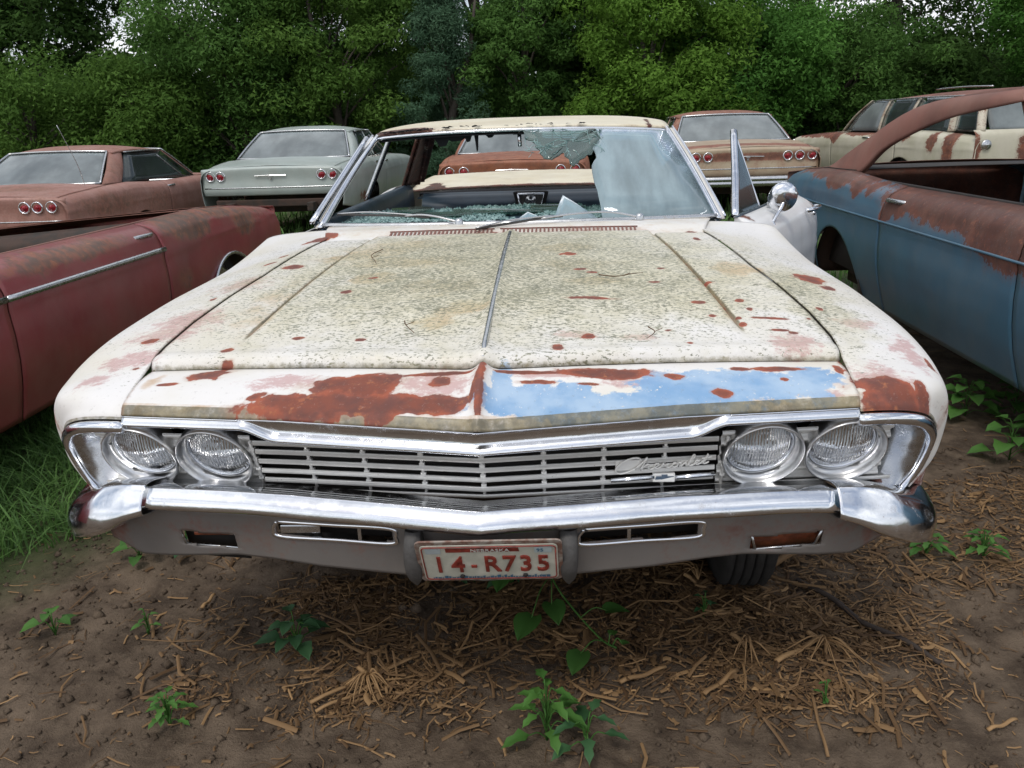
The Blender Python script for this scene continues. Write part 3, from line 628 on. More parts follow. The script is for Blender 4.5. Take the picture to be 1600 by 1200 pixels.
# script emblem and bar badge
emb = empty('name_emblem'); emb.parent = hero
EX = np.array([.267, 0, .683])
def P3(u_, v_, d=0): x = EX[0]+u_; z = EX[2]+v_; return (x, float(gY(x, z))-.004-d, z)
strokes = [  # cursive word, u right / v up in metres
 [(.050, .012), (.046, .021), (.034, .022), (.018, .014), (.006, -.002), (.004, -.014), (.012, -.020), (.026, -.017), (.040, -.008)],
 [(.040, -.008), (.052, .008), (.060, .022), (.057, .010), (.049, -.012), (.056, -.002), (.063, .003), (.064, -.006), (.068, -.012), (.073, -.009)],
 [(.073, -.009), (.080, -.003), (.082, .003), (.077, .003), (.075, -.006), (.080, -.010), (.087, -.006)],
 [(.087, -.006), (.091, .003), (.093, -.002), (.099, .001), (.098, -.007), (.104, -.008)],
 [(.104, -.008), (.109, .001), (.115, .003), (.110, .003), (.107, -.004), (.112, -.008), (.118, -.002), (.115, .003)],
 [(.118, .003), (.123, .003), (.122, -.007), (.129, .001), (.132, .004)],
 [(.132, .004), (.134, -.006), (.140, .006), (.147, .022), (.143, .021), (.138, .002), (.140, -.006), (.146, -.003)],
 [(.146, -.003), (.153, .003), (.156, .007), (.151, .008), (.149, .001), (.153, -.003), (.160, .001)],
 [(.160, .001), (.166, .012), (.171, .024), (.167, .010), (.164, .000), (.168, -.001), (.174, .003)], [(.160, .013), (.168, .014), (.178, .016)]]
b = Bag()
for st in strokes:
    q = cr(np.array([P3(a*1.12, c_*.95+.0*a) for a, c_ in st]), 26); b.tube(q, .0019, 5, (0, 1, 0), ry=.0028)
# lacy backing web between the letters
for a0, a1, h0, h1 in ((.004, .06, -.012, .014), (.06, .13, -.008, .002), (.13, .19, -.004, .008)):
    q = [P3(a0, h0, -.003), P3(a1, h0, -.003), P3(a1, h1, -.003), P3(a0, h1, -.003)]; b.add(q, [(0, 1, 2, 3)])
b.done('script_letters', M['aluminium'], emb, smooth=True)
b = Bag()
for z, r, x0, x1 in ((-.036, .0055, -.004, .085), (-.036, .0055, .125, .21)): b.tube([P3(x0, z), P3((x0+x1)/2, z+.002), P3(x1, z+.004)], r, 8, (0, 1, 0))
b.done('emblem_bar', M['chrome'], emb, smooth=True)
b = Bag(); b.box(P3(.105, -.034), (.046, .010, .020)); b.done('bow_tie_backing', M['aluminium'], emb, bevel=.002)
bt = np.array([(-.018, -.003), (-.006, -.003), (-.006, -.007), (.006, -.007), (.006, -.003), (.018, -.003), (.021, .004), (.007, .004), (.007, .008), (-.005, .008), (-.005, .004), (-.016, .004)])
V = [P3(.105+a, -.034+c_, .006) for a, c_ in bt]+[P3(.105+a, -.034+c_, .001) for a, c_ in bt]; k = len(bt)
new_mesh('bow_tie', V, [tuple(range(k))]+[(i, i+k, (i+1) % k+k, (i+1) % k) for i in range(k)], plain('worn_blue_enamel', (.12, .17, .24), .35), emb, smooth=False)

# ------------------------------ bumper
def bump_sec(x, y, z, hgt=1., dz=0.):
    """section rows (dy, dz) from the grille shelf over the bright face to the underside"""
    return [(x, y+.105, z-.022), (x, y+.05, z-.008), (x, y+.017, z-.001), (x, y+.012, z-.003), (x, y-.002, z-.017), (x, y-.013, z-.032), (x, y-.010, z-.041), (x, y+.006, z-.045), (x, y+.035, z-.053), (x, y+.060, z-.056)]
sag = lambda x: -.010*x/.7
bc = []
for x in np.concatenate([np.linspace(-.712, -.41, 14), np.linspace(-.38, -.02, 18), [-.008, 0, .008], np.linspace(.02, .38, 18), np.linspace(.41, .712, 14)]):
    ax = abs(x); y = .036+.135*ax; z = .641+.010*min(1, ax/.4)-.008*max(0, (ax-.5)/.2)**2*.5+sag(x)*.7
    s_ = np.array(bump_sec(x, y, z)); s_[:, 2] += .0015*math.sin(x*23)*np.linspace(0, 1, 10); bc.append(s_)
bumper = sheet('bumper', np.array(bc), M['chrome'], hero, .003, flip=True)
for sg in (-1, 1):
    # outer lower edge in plan, its height, face height and face depth
    E_ = np.array([(.7145, .119, .603, .044, .031), (.76, .122, .588, .056, .038), (.81, .131, .563, .072, .050), (.86, .150, .541, .082, .062), (.905, .180, .519, .089, .086), (.945, .220, .501, .093, .102), (.977, .268, .488, .094, .112), (.998, .325, .481, .094, .114), (1.008, .39, .480, .094, .105), (1.008, .47, .482, .092, .085), (.996, .56, .486, .088, .04)])
    T_ = np.gradient(E_[:, :2], axis=0); T_ /= np.linalg.norm(T_, axis=1)[:, None]; Nn = np.stack([-T_[:, 1], T_[:, 0]], 1)   # inward
    st = []
    for (x, y, zl, h, w_), nn in zip(E_, Nn):
        kk = min(1, max(0, (x-.78)/.15)); z_ = sag(sg*x)*.7; q = lambda a, z: (x+nn[0]*a, y+nn[1]*a, z+z_)
        st.append([q(w_+.085, zl+h-.016), q(w_+.035, zl+h-.001), q(w_+.006, zl+h+.002), q(w_*(.86-.20*kk), zl+h*(.93+.02*kk)), q(w_*(.55-.27*kk), zl+h*(.66+.12*kk)), q(w_*(.26-.20*kk), zl+h*(.38+.12*kk)), q(w_*(.06-.06*kk), zl+h*(.12+.08*kk)), q(.004*kk, zl-.004), q(.006, zl-.013), q(.035, zl-.022), q(.06, zl-.024)])
    P = net(st, 70, 40); P[..., 0] *= sg
    sheet('bumper_end', P, M['chrome'], hero, .003, flip=(sg > 0))

# ------------------------------ lower valance with openings for the signals and slots
def valY(x, z): return .066+.135*np.abs(x)+.08*np.maximum(0, np.abs(x)-.62)+(.60-z)*.22+.0*x
def valB(x):  # bottom edge
    return np.interp(np.abs(x), [0, .19, .35, .46, .54, .62, .70, .78, .84], [.462, .464, .470, .482, .486, .478, .466, .460, .500])
xs = np.unique(np.concatenate([np.linspace(-.845, .845, 121), [-.455, -.16, .185, .455]]))
zs = np.linspace(0, 1, 21)
HOLE = [(-.668, -.535, .503, .541), (.552, .702, .494, .530)]
SLOT = [(-.435, -.185, .548, .578), (.200, .440, .543, .573)]
cols = []
for x in xs:
    zb = float(valB(x)); zt = .598; cols.append([(x, float(valY(x, zt+(zb-zt)*q)), zt+(zb-zt)*q) for q in zs])
P = np.array(cols); F = []; nv = len(zs)
for i in range(len(xs)-1):
    for j in range(nv-1):
        cxm = (xs[i]+xs[i+1])/2; czm = (P[i, j, 2]+P[i, j+1, 2])/2
        if any(a < cxm < b_ and c_ < czm < d for a, b_, c_, d in HOLE+SLOT): continue
        F.append((i*nv+j, (i)*nv+j+1, (i+1)*nv+j+1, (i+1)*nv+j))
at = dict(rust=.15+.25*np.exp(-((P[..., 2]-.55)/.03)**2)*(np.abs(P[..., 0]) > .18)*.6+.22*(np.abs(P[..., 0]) > .79))
va = new_mesh('valance_panel', P.reshape(-1, 3), F, M['valance'], hero, True, at); solid(va, .004, 1)
def bezel(name, a, b_, c_, d, mat, r=.005, lower=False):
    def V3(x, z, o=0): return (x, float(valY(x, z))-.002+o, z)
    pts = [V3(a+.012, d), V3((a+b_)/2, d), V3(b_-.012, d), V3(b_, (c_+d)/2), V3(b_-.012, c_), V3((a+b_)/2, c_), V3(a+.012, c_), V3(a, (c_+d)/2)]
    P_ = cr(np.array(pts+pts[:1]), 60); V, F_ = sweep(P_, circ(r, 6), True, (0, 1, 0)); return new_mesh(name, V, F_, mat, va)
for a, b_, c_, d in SLOT:
    bezel('slot_trim', a-.008, b_+.008, c_-.005, d+.004, M['chrome'], .0055)
    xx = np.linspace(a-.02, b_+.02, 12)
    sheet('slot_back', np.stack([np.stack([xx, valY(xx, z)+.05, 0*xx+z], 1) for z in (d+.02, c_-.02)], 1), M['dark'], va, 0, flip=True)
    b = Bag(); xm = a+(b_-a)*.72 if a < 0 else a+(b_-a)*.40; b.box((xm, float(valY(xm, d))+.008, (c_+d)/2), (.007, .012, d-c_)); b.done('slot_divider', M['dullchrome'], va)
    if a < 0: b = Bag(); b.box((a+.05, float(valY(a, d))+.000, (c_+d)/2), (.085, .006, .020)); b.done('slot_blank', M['dullchrome'], va, bevel=.003)
for k, (a, b_, c_, d) in enumerate(HOLE):
    sgn = -1 if k == 0 else 1
    e = empty('turn_signal'); e.parent = hero
    b = Bag()
    for q0, q1 in (((a, d), (b_, d)), ((b_, d), (b_-.01*sgn, c_)), ((b_-.01*sgn, c_), (a+.01, c_)), ((a+.01, c_), (a, d))):
        b.tube([(q0[0], float(valY(q0[0], q0[1]))-.001, q0[1]), (q1[0], float(valY(q1[0], q1[1]))-.001, q1[1])], .0032, 6, (0, 1, 0))
    b.done('signal_rim', M['dullchrome'], e, smooth=True)
    dd = .030 if k == 0 else .010
    xx = np.linspace(a-.006, b_+.006, 10)
    sheet('signal_lens' if k else 'signal_socket', np.stack([np.stack([xx, valY(xx, z)+dd, 0*xx+z], 1) for z in (d+(.006 if k else .03), c_-(.006 if k else .05))], 1), M['amber'] if k else M['dark'], e, .002, flip=True)
    if k == 0:
        b = Bag(); b.box(((a+b_)/2+.015, float(valY((a+b_)/2, d))+.012, d-.006), (.09, .02, .008)); b.done('broken_lens_edge', M['amber'], e, bevel=.002)
# bumper guards
for x in (-.137, .173):
    st = []
    for z, wd, dy in ((.588, .017, .004), (.57, .018, -.012), (.54, .019, -.020), (.51, .018, -.016), (.485, .0145, -.004), (.466, .007, .012), (.458, .002, .022)):
        y = .050+.12*abs(x)+dy
        st.append([(x-wd, y+.06, z), (x-wd, y+.008, z), (x-wd*.7, y-.004, z), (x, y-.008, z), (x+wd*.7, y-.004, z), (x+wd, y+.008, z), (x+wd, y+.06, z)])
    sheet('bumper_guard', net(st, 26, 22), M['guard'], hero, .0, flip=True)
# licence plate
g = G('licence_plate_paint'); g.set(Base_Color=g.mix(g.step(g.noise(25, 7), .4, .65), (.50, .50, .42), (.62, .61, .52)), Roughness=.4)
pl = empty('licence_plate'); pl.parent = hero
PT = R(25)
plM = Matrix.Translation((.018, .038, .536)) @ Matrix.Rotation(R(-1.2), 4, 'Y') @ Matrix.Rotation(R(90)+PT, 4, 'X')
PW, PH = .268, .112
def bendp(x, y, z=0):
    return plM @ Vector((x, y, z-.012+ (.10*x*x*8)*-.10*(-1)))
def rrect(w_, h_, r_, n=5):
    pts = []
    for cx_, cy_, a0 in ((w_/2-r_, h_/2-r_, 0), (-w_/2+r_, h_/2-r_, 90), (-w_/2+r_, -h_/2+r_, 180), (w_/2-r_, -h_/2+r_, 270)):
        for i in range(n): a = R(a0+90*i/(n-1)); pts.append((cx_+r_*math.cos(a), cy_+r_*math.sin(a)))
    return pts
def plate_poly(name, pts, mat, z, th=.0012):
    V = [plM @ Vector((x, y, z)) for x, y in pts]; o = new_mesh(name, [tuple(v) for v in V], [tuple(range(len(pts)))], mat, pl, False); solid(o, th, -1); return o
plate_poly('plate_frame', rrect(PW+.018, PH+.016, .012), plain('rusty_plate_frame', (.17, .085, .06), .6, scale=60, col2=(.32, .28, .24)), -.003, .004)
plate_poly('plate_sheet', rrect(PW, PH, .010), g.m, .0)
REDP = plain('faded_red_plate_ink', (.30, .045, .030), .45, scale=70, var=.5, bump=0); BLUEP = plain('faded_blue_plate_ink', (.06, .16, .26), .45, scale=60, bump=0)
WHP = plain('plate_white_ink', (.60, .60, .55), .45, bump=0)
b = Bag()
op = [tuple(plM @ Vector((x, y, .0012))) for x, y in rrect(PW-.008, PH-.008, .008)]
b.tube(op+op[:1], .0013, 5, (0, 1, 0)); b.done('plate_border', REDP, pl, smooth=True)
def text(s_, size, cx_, cy_, mat, name='plate_letter', z=.0014, ext=.0008, parent=pl, MM=None, sx=1., off=.0):
    cu = bpy.data.curves.new('t', 'FONT'); cu.body = s_; cu.size = size; cu.align_x = 'CENTER'; cu.align_y = 'CENTER'; cu.extrude = ext; cu.offset = off
    cu.resolution_u = 3
    to = bpy.data.objects.new('t', cu); COL.objects.link(to); bpy.context.view_layer.update()
    dg = bpy.context.evaluated_depsgraph_get(); me = bpy.data.meshes.new_from_object(to.evaluated_get(dg)); bpy.data.objects.remove(to)
    o = bpy.data.objects.new(name, me); COL.objects.link(o); me.materials.clear(); me.materials.append(mat); o.parent = parent
    me.transform((MM or plM) @ Matrix.Translation((cx_, cy_, z)) @ Matrix.Diagonal((sx, 1, 1, 1))); return o
for ch, x in zip('14-R735', (-.100, -.063, -.0315, .004, .038, .071, .105)):
    text(ch, .070 if ch != '-' else .05, x, -.006, REDP, 'plate_letter', ext=.0016, sx=.80, off=.0009)
plate_poly('state_band', [(-.083, .036), (.060, .036), (.058, .048), (-.083, .048)], REDP, .0012, .0005)
text('NEBRASKA', .0125, 0.003, .0415, WHP, 'state_name', .0022, .0003, sx=1.25)
plate_poly('month_sticker', [(x-.108, y+.040) for x, y in rrect(.030, .016, .002)], plain('pale_blue_sticker', (.50, .56, .57), .5, bump=0), .0013, .0005)
plate_poly('year_sticker', [(x+.106, y+.040) for x, y in rrect(.034, .018, .002)], plain('pale_sticker', (.45, .52, .52), .5, bump=0), .0013, .0005)
text('95', .014, .100, .040, BLUEP, 'sticker_print', .0024, .0003)
b = Bag(); rr_ = random.Random(4); x = -.118      # skyline-like blue strip along the lower edge
while x < .118:
    w_ = rr_.uniform(.003, .008); h_ = rr_.uniform(.003, .010); y0 = -.0495
    b.add([tuple(plM @ Vector(q)) for q in ((x, y0, .0017), (x+w_, y0, .0017), (x+w_, y0+h_, .0017), (x, y0+h_*rr_.uniform(.6, 1), .0017))], [(0, 1, 2, 3)]); x += w_+rr_.uniform(.0008, .002)
b.done('plate_scenery_print', BLUEP, pl)
for x in (-.058, .068):
    lathe('plate_bolt', [(0, .004), (.0045, .003), (.005, 0)], M['dark'], pl, plM @ Matrix.Translation((x, -.042, .001)), 8)
# ------------------------------ chassis bits that show under the valance
b = Bag(); b.box((0, .62, .50), (1.0, .4, .10)); b.box((0, 2.9, .34), (1.5, 3.4, .08)); b.box((-.45, 2.7, .29), (.09, 3.6, .10)); b.box((.45, 2.7, .29), (.09, 3.6, .10)); b.box((0, .88, .33), (1.2, .12, .08)); b.box((0, .52, .62), (1.3, .03, .24))
b.done('chassis', M['underbody'], hero, bevel=.01)
def wheel(parent, x, y, z, sg, r=.335, wd=.19, steer=0., rimmat='dullchrome', tyre=True):
    M4 = Matrix.Translation((x, y, z)) @ Matrix.Rotation(steer, 4, 'Z') @ Matrix.Rotation(R(90)*sg, 4, 'Y')
    e = empty('wheel'); e.parent = parent
    if tyre:
        prof = [(r-.115, -wd*.42), (r-.10, -wd*.5), (r-.05, -wd*.54), (r-.016, -wd*.46)]
        for k in range(5):
            a0 = -wd*.42+k*wd*.17; prof += [(r, a0), (r+.001, a0+wd*.12), (r-.009, a0+wd*.125), (r-.009, a0+wd*.165)]
        prof += [(r-.016, wd*.46), (r-.05, wd*.54), (r-.10, wd*.5), (r-.115, wd*.42)]
        lathe('tyre', prof, M['rubber'], e, M4, 40)
    lathe('rim', [(0, wd*.36), (.03, wd*.37), (.05, wd*.30), (.10, wd*.28), (.14, wd*.33), (.175, wd*.30), (.19, wd*.42), (r-.112, wd*.47), (r-.118, wd*.36), (r-.14, -wd*.3)], M[rimmat], e, M4, 32)
    return e
wheel(hero, -.60, 1.12, .325, -1, r=.33, wd=.16, steer=R(-3)); wheel(hero, .695, .93, .325, 1, r=.33, wd=.155, steer=R(-3)); wheel(hero, -.76, 3.88, .325, -1); wheel(hero, .76, 3.88, .325, 1)
# ---------------------------------------------------------------- shared full-size car body (nose y=0, tail y=5.4)
def Wd(y): return np.interp(y, [0, .06, .15, .35, .6, 1.2, 4.3, 4.8, 5.15, 5.32, 5.40], [.86, .90, .935, .985, 1., 1., 1., .985, .955, .93, .90])
BELT = ([0, .10, .35, 1.0, 1.86, 3.1, 3.5, 3.95, 4.5, 5.1, 5.34, 5.42], [.76, .80, .855, .895, .93, .925, .94, .965, .955, .915, .885, .86])
def inset(z, zb):
    d = np.maximum(zb-z, 0)
    top = np.interp(d, [0, .008, .03, .07, .13, .18], [.135, .105, .055, .020, .003, 0.])
    bot = np.interp(z, [.22, .30, .40, .50, .60], [.085, .060, .030, .010, 0.])
    crease = .006*np.exp(-((z-.745)/.014)**2)
    return top+bot-crease
def side(parent, name, sg, y0, y1, mat, rust, belt=BELT, wide=1., arches=((.86, .41, .27), (3.88, .40, .25)), n=None, lift=0., rocker=.24, th=.004, kick=0, bz=None):
    ys = np.linspace(y0, y1, n or max(6, int((y1-y0)/.03)))
    tq = np.concatenate([np.linspace(0, .22, 9), np.linspace(.26, 1, 18)])
    zb = np.interp(ys, *belt); zr = np.full(len(ys), rocker)
    for yc, r, zc in arches:
        d = r*r-(ys-yc)**2; zr = np.where(d > 0, np.maximum(zr, zc+np.sqrt(np.maximum(d, 0))*.92), zr)
    zr = np.where(ys > 4.6, np.maximum(zr, .30+(ys-4.6)*.15), zr); zr = np.where(ys < .45, np.maximum(zr, .32), zr)
    Z = zb[:, None]+(zr-zb)[:, None]*tq[None]; Y = ys[:, None]+0*Z
    X = (Wd(Y)*wide-inset(Z, zb[:, None])); X = X+(.0030*vnoise(Y+7*sg, Z, 71, 2, 1.6)+.0010*vnoise(Y, Z, 72, 3, 7.)); P = np.stack([sg*X, Y, Z], -1)
    r_ = rust(P) if rust is not None else 0*X
    return sheet(name, P, mat, parent, th, flip=(sg > 0), attrs=dict(rust=r_))
def yzell(lst, base=0.):
    """rust field in side view: (y, z, ry, rz[, strength])"""
    def f(P):
        Q = np.stack([P[..., 1], P[..., 2]], -1); return np.maximum(ell(Q, lst) if lst else 0, base)
    return f
def top(parent, name, y0, y1, mat, rust, belt=BELT, crown=.03, n=30, ins=.13, dz=0., th=.004, wide=1., curve0=0., curve1=0.):
    a = np.linspace(-1, 1, 41); ys = np.linspace(y0, y1, n); A, Y = np.meshgrid(a, ys, indexing='ij')
    T = (Y-y0)/(y1-y0); Y = Y+curve0*(1-T)*(1-A*A)+curve1*T*(1-A*A)
    Wt = Wd(Y)*wide-ins; X = A*Wt; Z = np.interp(np.clip(Y, y0, y1), *belt)+.004+dz+crown*(1-A*A)
    P = np.stack([X, Y, Z], -1)
    return sheet(name, P, mat, parent, th, attrs=dict(rust=rust(P) if callable(rust) else 0*X+rust))
def strip(name, parent, pts, r, mat, k=6, ry=None, up=(0, 0, 1)): return tube(name, cr(np.array(pts), max(8, len(pts)*5)), r, mat, parent, k, up, ry=ry)
def greenhouse(parent, mat, trimmat, rust=.3, A0=(.80, 1.93, .945), A1=(.645, 2.48, 1.30), T=(3.55, 3.78), Cb=(4.0, 4.35), zr=1.30, zb=.96, crown=.075, ws=True, bl=True, sideglass=True, posts=(3.08,), vent=True, xr=.655, roofmat=None, glassmat=None, sail=True):
    glassmat = glassmat or M['glass']
    nx, ny = 31, 36; a = np.linspace(-1, 1, nx); b_ = np.linspace(0, 1, ny); A, B = np.meshgrid(a, b_, indexing='ij')
    X = A*(xr+.012+.02*np.sin(B*math.pi)); Yf = A1[1]-.07+.07*A*A; Yb = T[1]+.03*(1-A*A); Y = Yf+(Yb-Yf)*B
    Z = zr+.018-.020*np.abs(A)**3+(crown*np.sin(np.clip(B*1.35+.05, 0, 1)*math.pi/2)-(crown*.75)*np.clip((B-.6)/.4, 0, 1)**2)*(1-.6*np.abs(A)**3)
    P = np.stack([X, Y, Z], -1); sheet('roof', P, roofmat or mat, parent, .02, attrs=dict(rust=0*X+rust))
    tb, tt_ = [], []
    for sg in (-1, 1):
        t = np.linspace(0, 1, 12)[:, None]
        f0 = np.array([sg*A0[0], A0[1], A0[2]]); f1 = np.array([sg*A1[0], A1[1], zr]); wv = np.array([sg*.01, .075, 0])
        P = np.stack([f0+(f1-f0)*t+np.array([0, 0, .0]), f0+(f1-f0)*t+wv*.5+np.array([sg*.018, 0, 0]), f0+(f1-f0)*t+wv], 1)
        sheet('windshield_pillar', P, mat, parent, .015, flip=(sg > 0), attrs=dict(rust=P[..., 0]*0+rust))
        c = []
        for q in np.linspace(0, 1, 10):
            qq = q**.9; yf = Cb[0]+(T[0]-Cb[0])*q; yb = Cb[1]+(T[1]-Cb[1])*q
            x_ = .835+(xr-.835)*q+.022*math.sin(q*math.pi); z_ = zb+(zr-zb)*q+.035*math.sin(q*math.pi)*(.6 if Cb[1]-T[1] > .9 else 0)
            c.append([(sg*x_, yf, z_), (sg*(x_+.012), yf*.6+yb*.4, z_+.0), (sg*(x_-.01), yb*.85+yf*.15, z_+.004), (sg*(x_-.05), yb+.015, z_+.004)])
        C_ = net(c, 24, 12)
        if sail: sheet('rear_pillar', C_, mat, parent, .022, flip=(sg > 0), attrs=dict(rust=C_[..., 0]*0+rust))
        strip('drip_rail', parent, [(sg*(A1[0]+.02), A1[1]+.02, zr+.0), (sg*(xr+.035), 3.0, zr+.008), (sg*(xr+.025), T[0], zr)], .009, trimmat)
        if sideglass:
            y0 = A0[1]+.09; pts = [y0, *posts, Cb[0]]; tops = [A1[1]+.06]+[p+.0 for p in posts]+[T[0]]
            for i in range(len(pts)-1):
                q = [[(sg*(.835+(xr-.815)*s_), (pts[i]+.015)*(1-s_)+(tops[i]+.015)*s_, zb-.01+(zr-zb)*s_), (sg*(.835+(xr-.815)*s_), (pts[i+1]-.015)*(1-s_)+(tops[i+1]-.015)*s_, zb-.01+(zr-zb)*s_)] for s_ in (0, .5, 1)]
                sheet('side_window', net(q, 6, 6, linv=True), M['glass_dark'], parent, .004)
            for p in posts: strip('window_post', parent, [(sg*.838, p, zb-.01), (sg*(xr+.022), p, zr)], .020, mat, ry=.012); 
            if vent: strip('vent_frame', parent, [(sg*.84, A0[1]+.42, zb-.01), (sg*(xr+.05), A1[1]+.26, zr-.06)], .007, trimmat)
    def scr(base_y, base_z, by, top_y, top_z, xw0, xw1, name):
        g_ = []
        for q in np.linspace(0, 1, 5):
            row = []
            for a_ in np.linspace(-1, 1, 9):
                row.append(((xw0+(xw1-xw0)*q)*a_, base_y+(top_y-base_y)*q+by*(1-a_*a_)*(1-.3*q), base_z+(top_z-base_z)*q+.012*math.sin(q*math.pi)+(.015*(1-a_*a_)*q)))
            g_.append(row)
        S_ = net(g_, 14, 24)
        o = sheet(name, S_, glassmat, parent, .005)
        edge = np.concatenate([S_[:, 0], S_[-1, 1:], S_[::-1, -1][1:], S_[0, ::-1][1:-1], S_[:1, 0]])
        V, F = sweep(edge+np.array([0, .003 if by > 0 else -.003, .006]), circ(.012, 6), True, (0, 0.2, 1)); new_mesh('window_trim', V, F, trimmat, o)
    if bl: scr(Cb[1]+.015, zb+.012, .09, T[1]+.02, zr+.012, .775, xr-.045, 'rear_window')
    if ws: scr(A0[1]-.02, A0[2]+.01, -.10, A1[1]-.03, zr+.005, A0[0]-.01, A1[0]-.01, 'front_window')
def taillight(parent, x, y, z, r=.052, ring='chrome', broken=False):
    M4 = Matrix.Translation((x, y, z)) @ Matrix.Rotation(R(-90), 4, 'X')
    e = empty('tail_light'); e.parent = parent
    lathe('light_ring', [(r*.92, -.01), (r*1.25, .002), (r*1.28, .016), (r*1.12, .024), (r*.95, .016), (r*.93, .0)], M[ring], e, M4, 24)
    lathe('lens', [(r*.95, .0), (r*.9, .010), (r*.5, .016), (r*.42, .018)], M['red_glass'], e, M4, 20)
    lathe('reflector_hub', [(r*.42, .014), (r*.40, .022), (r*.2, .026), (0, .026)], M['red_glass' if not broken else 'dark'], e, M4, 16)
def tail(parent, mat, rust, belt=BELT, y=5.33, zbot=.56, wide=1.):
    xs_ = np.linspace(-.905, .905, 41); zt = np.interp(5.34, *belt)
    g_ = []
    for q, dy in ((0, -.012), (.04, .006), (.12, .012), (.45, -.004), (.8, .004), (1, -.02)):
        z = zt+(zbot-zt)*q; g_.append([(x_, y+dy+.035-.05*abs(x_/.9)**4, z+(.028*(1-(x_/.9)**2)*(1-q))) for x_ in xs_])
    P = net(g_, 22, 41); return sheet('tail_panel', P, mat, parent, .004, attrs=dict(rust=rust(P) if callable(rust) else P[..., 0]*0+rust))
def bench(parent, y, z, mat, w_=.66, h=.5, name='bench_seat'):
    b = Bag(); st = []
    for x in np.linspace(-w_, w_, 17):
        e = 1-abs(x/w_)**8*.5; st.append([(x, y-.02, z-h), (x, y-.10*e, z-.10), (x, y-.04*e, z-.01*1), (x, y+.03, z+.012*e), (x, y+.10*e, z-.02), (x, y+.14, z-h)])
    sheet(name, net(st, 33, 20), mat, parent, 0, flip=True)
    P = net([[(x, y-.02, z-h+.10), (x, y-.2, z-h+.13), (x, y-.45, z-h+.12), (x, y-.5, z-h+.03), (x, y-.5, z-h-.1)] for x in np.linspace(-w_, w_, 9)], 17, 14)
    sheet('seat_cushion', P, mat, parent, 0, flip=True)
def frame_rails(parent, y1=5.45, wheels=False):
    b = Bag()
    for sg in (-1, 1): b.box((sg*.52, 4.7, .42), (.08, 1.7, .11)); b.box((sg*.62, 2.6, .27), (.09, 3.2, .10))
    b.box((0, 5.32, .46), (1.5, .06, .09)); b.box((0, 4.5, .40), (1.2, .5, .22)); b.box((0, 3.88, .34), (1.5, .10, .10)); b.box((0, 2.2, .33), (1.66, 3.6, .04)); b.box((0, .3, .45), (1.3, .10, .3))
    b.done('frame_rails', M['underbody'], parent, bevel=.012)
def rear_bumper(parent, mat, z=.50, y=5.46):
    st = []
    for x in np.linspace(-.97, .97, 25):
        yy_ = y-.22*abs(x/.97)**5; st.append([(x, yy_-.07, z+.065), (x, yy_-.01, z+.062), (x, yy_+.012, z+.03), (x, yy_+.004, z), (x, yy_+.012, z-.03), (x, yy_-.01, z-.062), (x, yy_-.07, z-.068)])
    sheet('rear_bumper', net(st, 60, 26), mat, parent, .003)
def handle(parent, sg, x, y, z, mat=None):
    b = Bag(); b.tube(cr(np.array([(sg*(x+.004), y-.125, z), (sg*(x+.030), y-.10, z+.004), (sg*(x+.036), y-.02, z+.004), (sg*(x+.032), y+.06, z+.002), (sg*(x+.004), y+.080, z)]), 14), .010, 6, ry=.012)
    b.tube([(sg*(x), y+.045, z-.028), (sg*(x+.016), y+.045, z-.028)], .011, 8)
    b.done('door_handle', mat or M['dullchrome'], parent, smooth=True)

# ------------------------------ rest of the white car
HB = (BELT[0], [z+.035 for z in BELT[1]])
zero_ = yzell([], .0)
side(hero, 'front_door', -1, 1.87, 2.97, M['white_plain'], zero_, HB); side(hero, 'rear_door', -1, 2.98, 3.72, M['white_plain'], zero_, HB); side(hero, 'rear_door', 1, 2.98, 3.72, M['white_plain'], zero_, HB)
for sg in (-1, 1): side(hero, 'quarter_panel', sg, 3.73, 5.33, M['white_plain'], zero_, HB)
A, B = np.meshgrid(np.linspace(-1, 1, 41), np.linspace(0, 1, 30), indexing='ij'); Y = 4.40+.93*B; X = A*(Wd(Y)-.135); Z = .935+.062*B**.7+.022*(1-A*A)-.03*np.clip((B-.93)/.07, 0, 1)**2
P = np.stack([X, Y, Z], -1); deck = sheet('trunk_lid', P, M['roofcream'], hero, .004, attrs=dict(rust=np.maximum(.16, .95*np.exp(-((Y-4.40)/.05)**2)+.85*np.exp(-((Y-5.28)/.05)**2)+ell(P, [(-.70, 4.5, .06, .2)]))))
tail(hero, M['white_plain'], .2, HB)
# rear pillars, rusted through on the left, and the missing backlight's rim
for sg in (-1, 1):
    c = []
    for q in np.linspace(0, 1, 8):
        c.append([(sg*(.845-.18*q), 4.02-.33*q, 1.0+.335*q), (sg*(.85-.18*q), 4.16-.36*q, 1.0+.335*q), (sg*(.82-.18*q), 4.33-.50*q, 1.0+.34*q), (sg*(.78-.18*q), 4.36-.52*q, 1.0+.335*q)])
    P = net(c, 20, 12); sheet('rear_pillar', P, M['roofcream'], hero, .02, flip=(sg > 0), attrs=dict(rust=P[..., 0]*0+(.62 if sg < 0 else .3)))
    P2 = P.copy(); P2[..., 0] -= sg*.035; P2[..., 1] -= .01
    sheet('pillar_lining', P2, M['roofcream'] if sg < 0 else M['headliner'], hero, .004, flip=(sg < 0), attrs=dict(rust=P2[..., 0]*0+.95))
xs_ = np.linspace(-.78, .78, 30)
P = np.stack([np.stack([xs_, 4.30+.06*(1-(xs_/.78)**2)+d, .925+h+.015*(1-(xs_/.78)**2)], 1) for d, h in ((0, -.03), (.02, .0), (.06, .004))], 1)
sheet('rear_window_sill', P, M['headliner'], hero, .003)
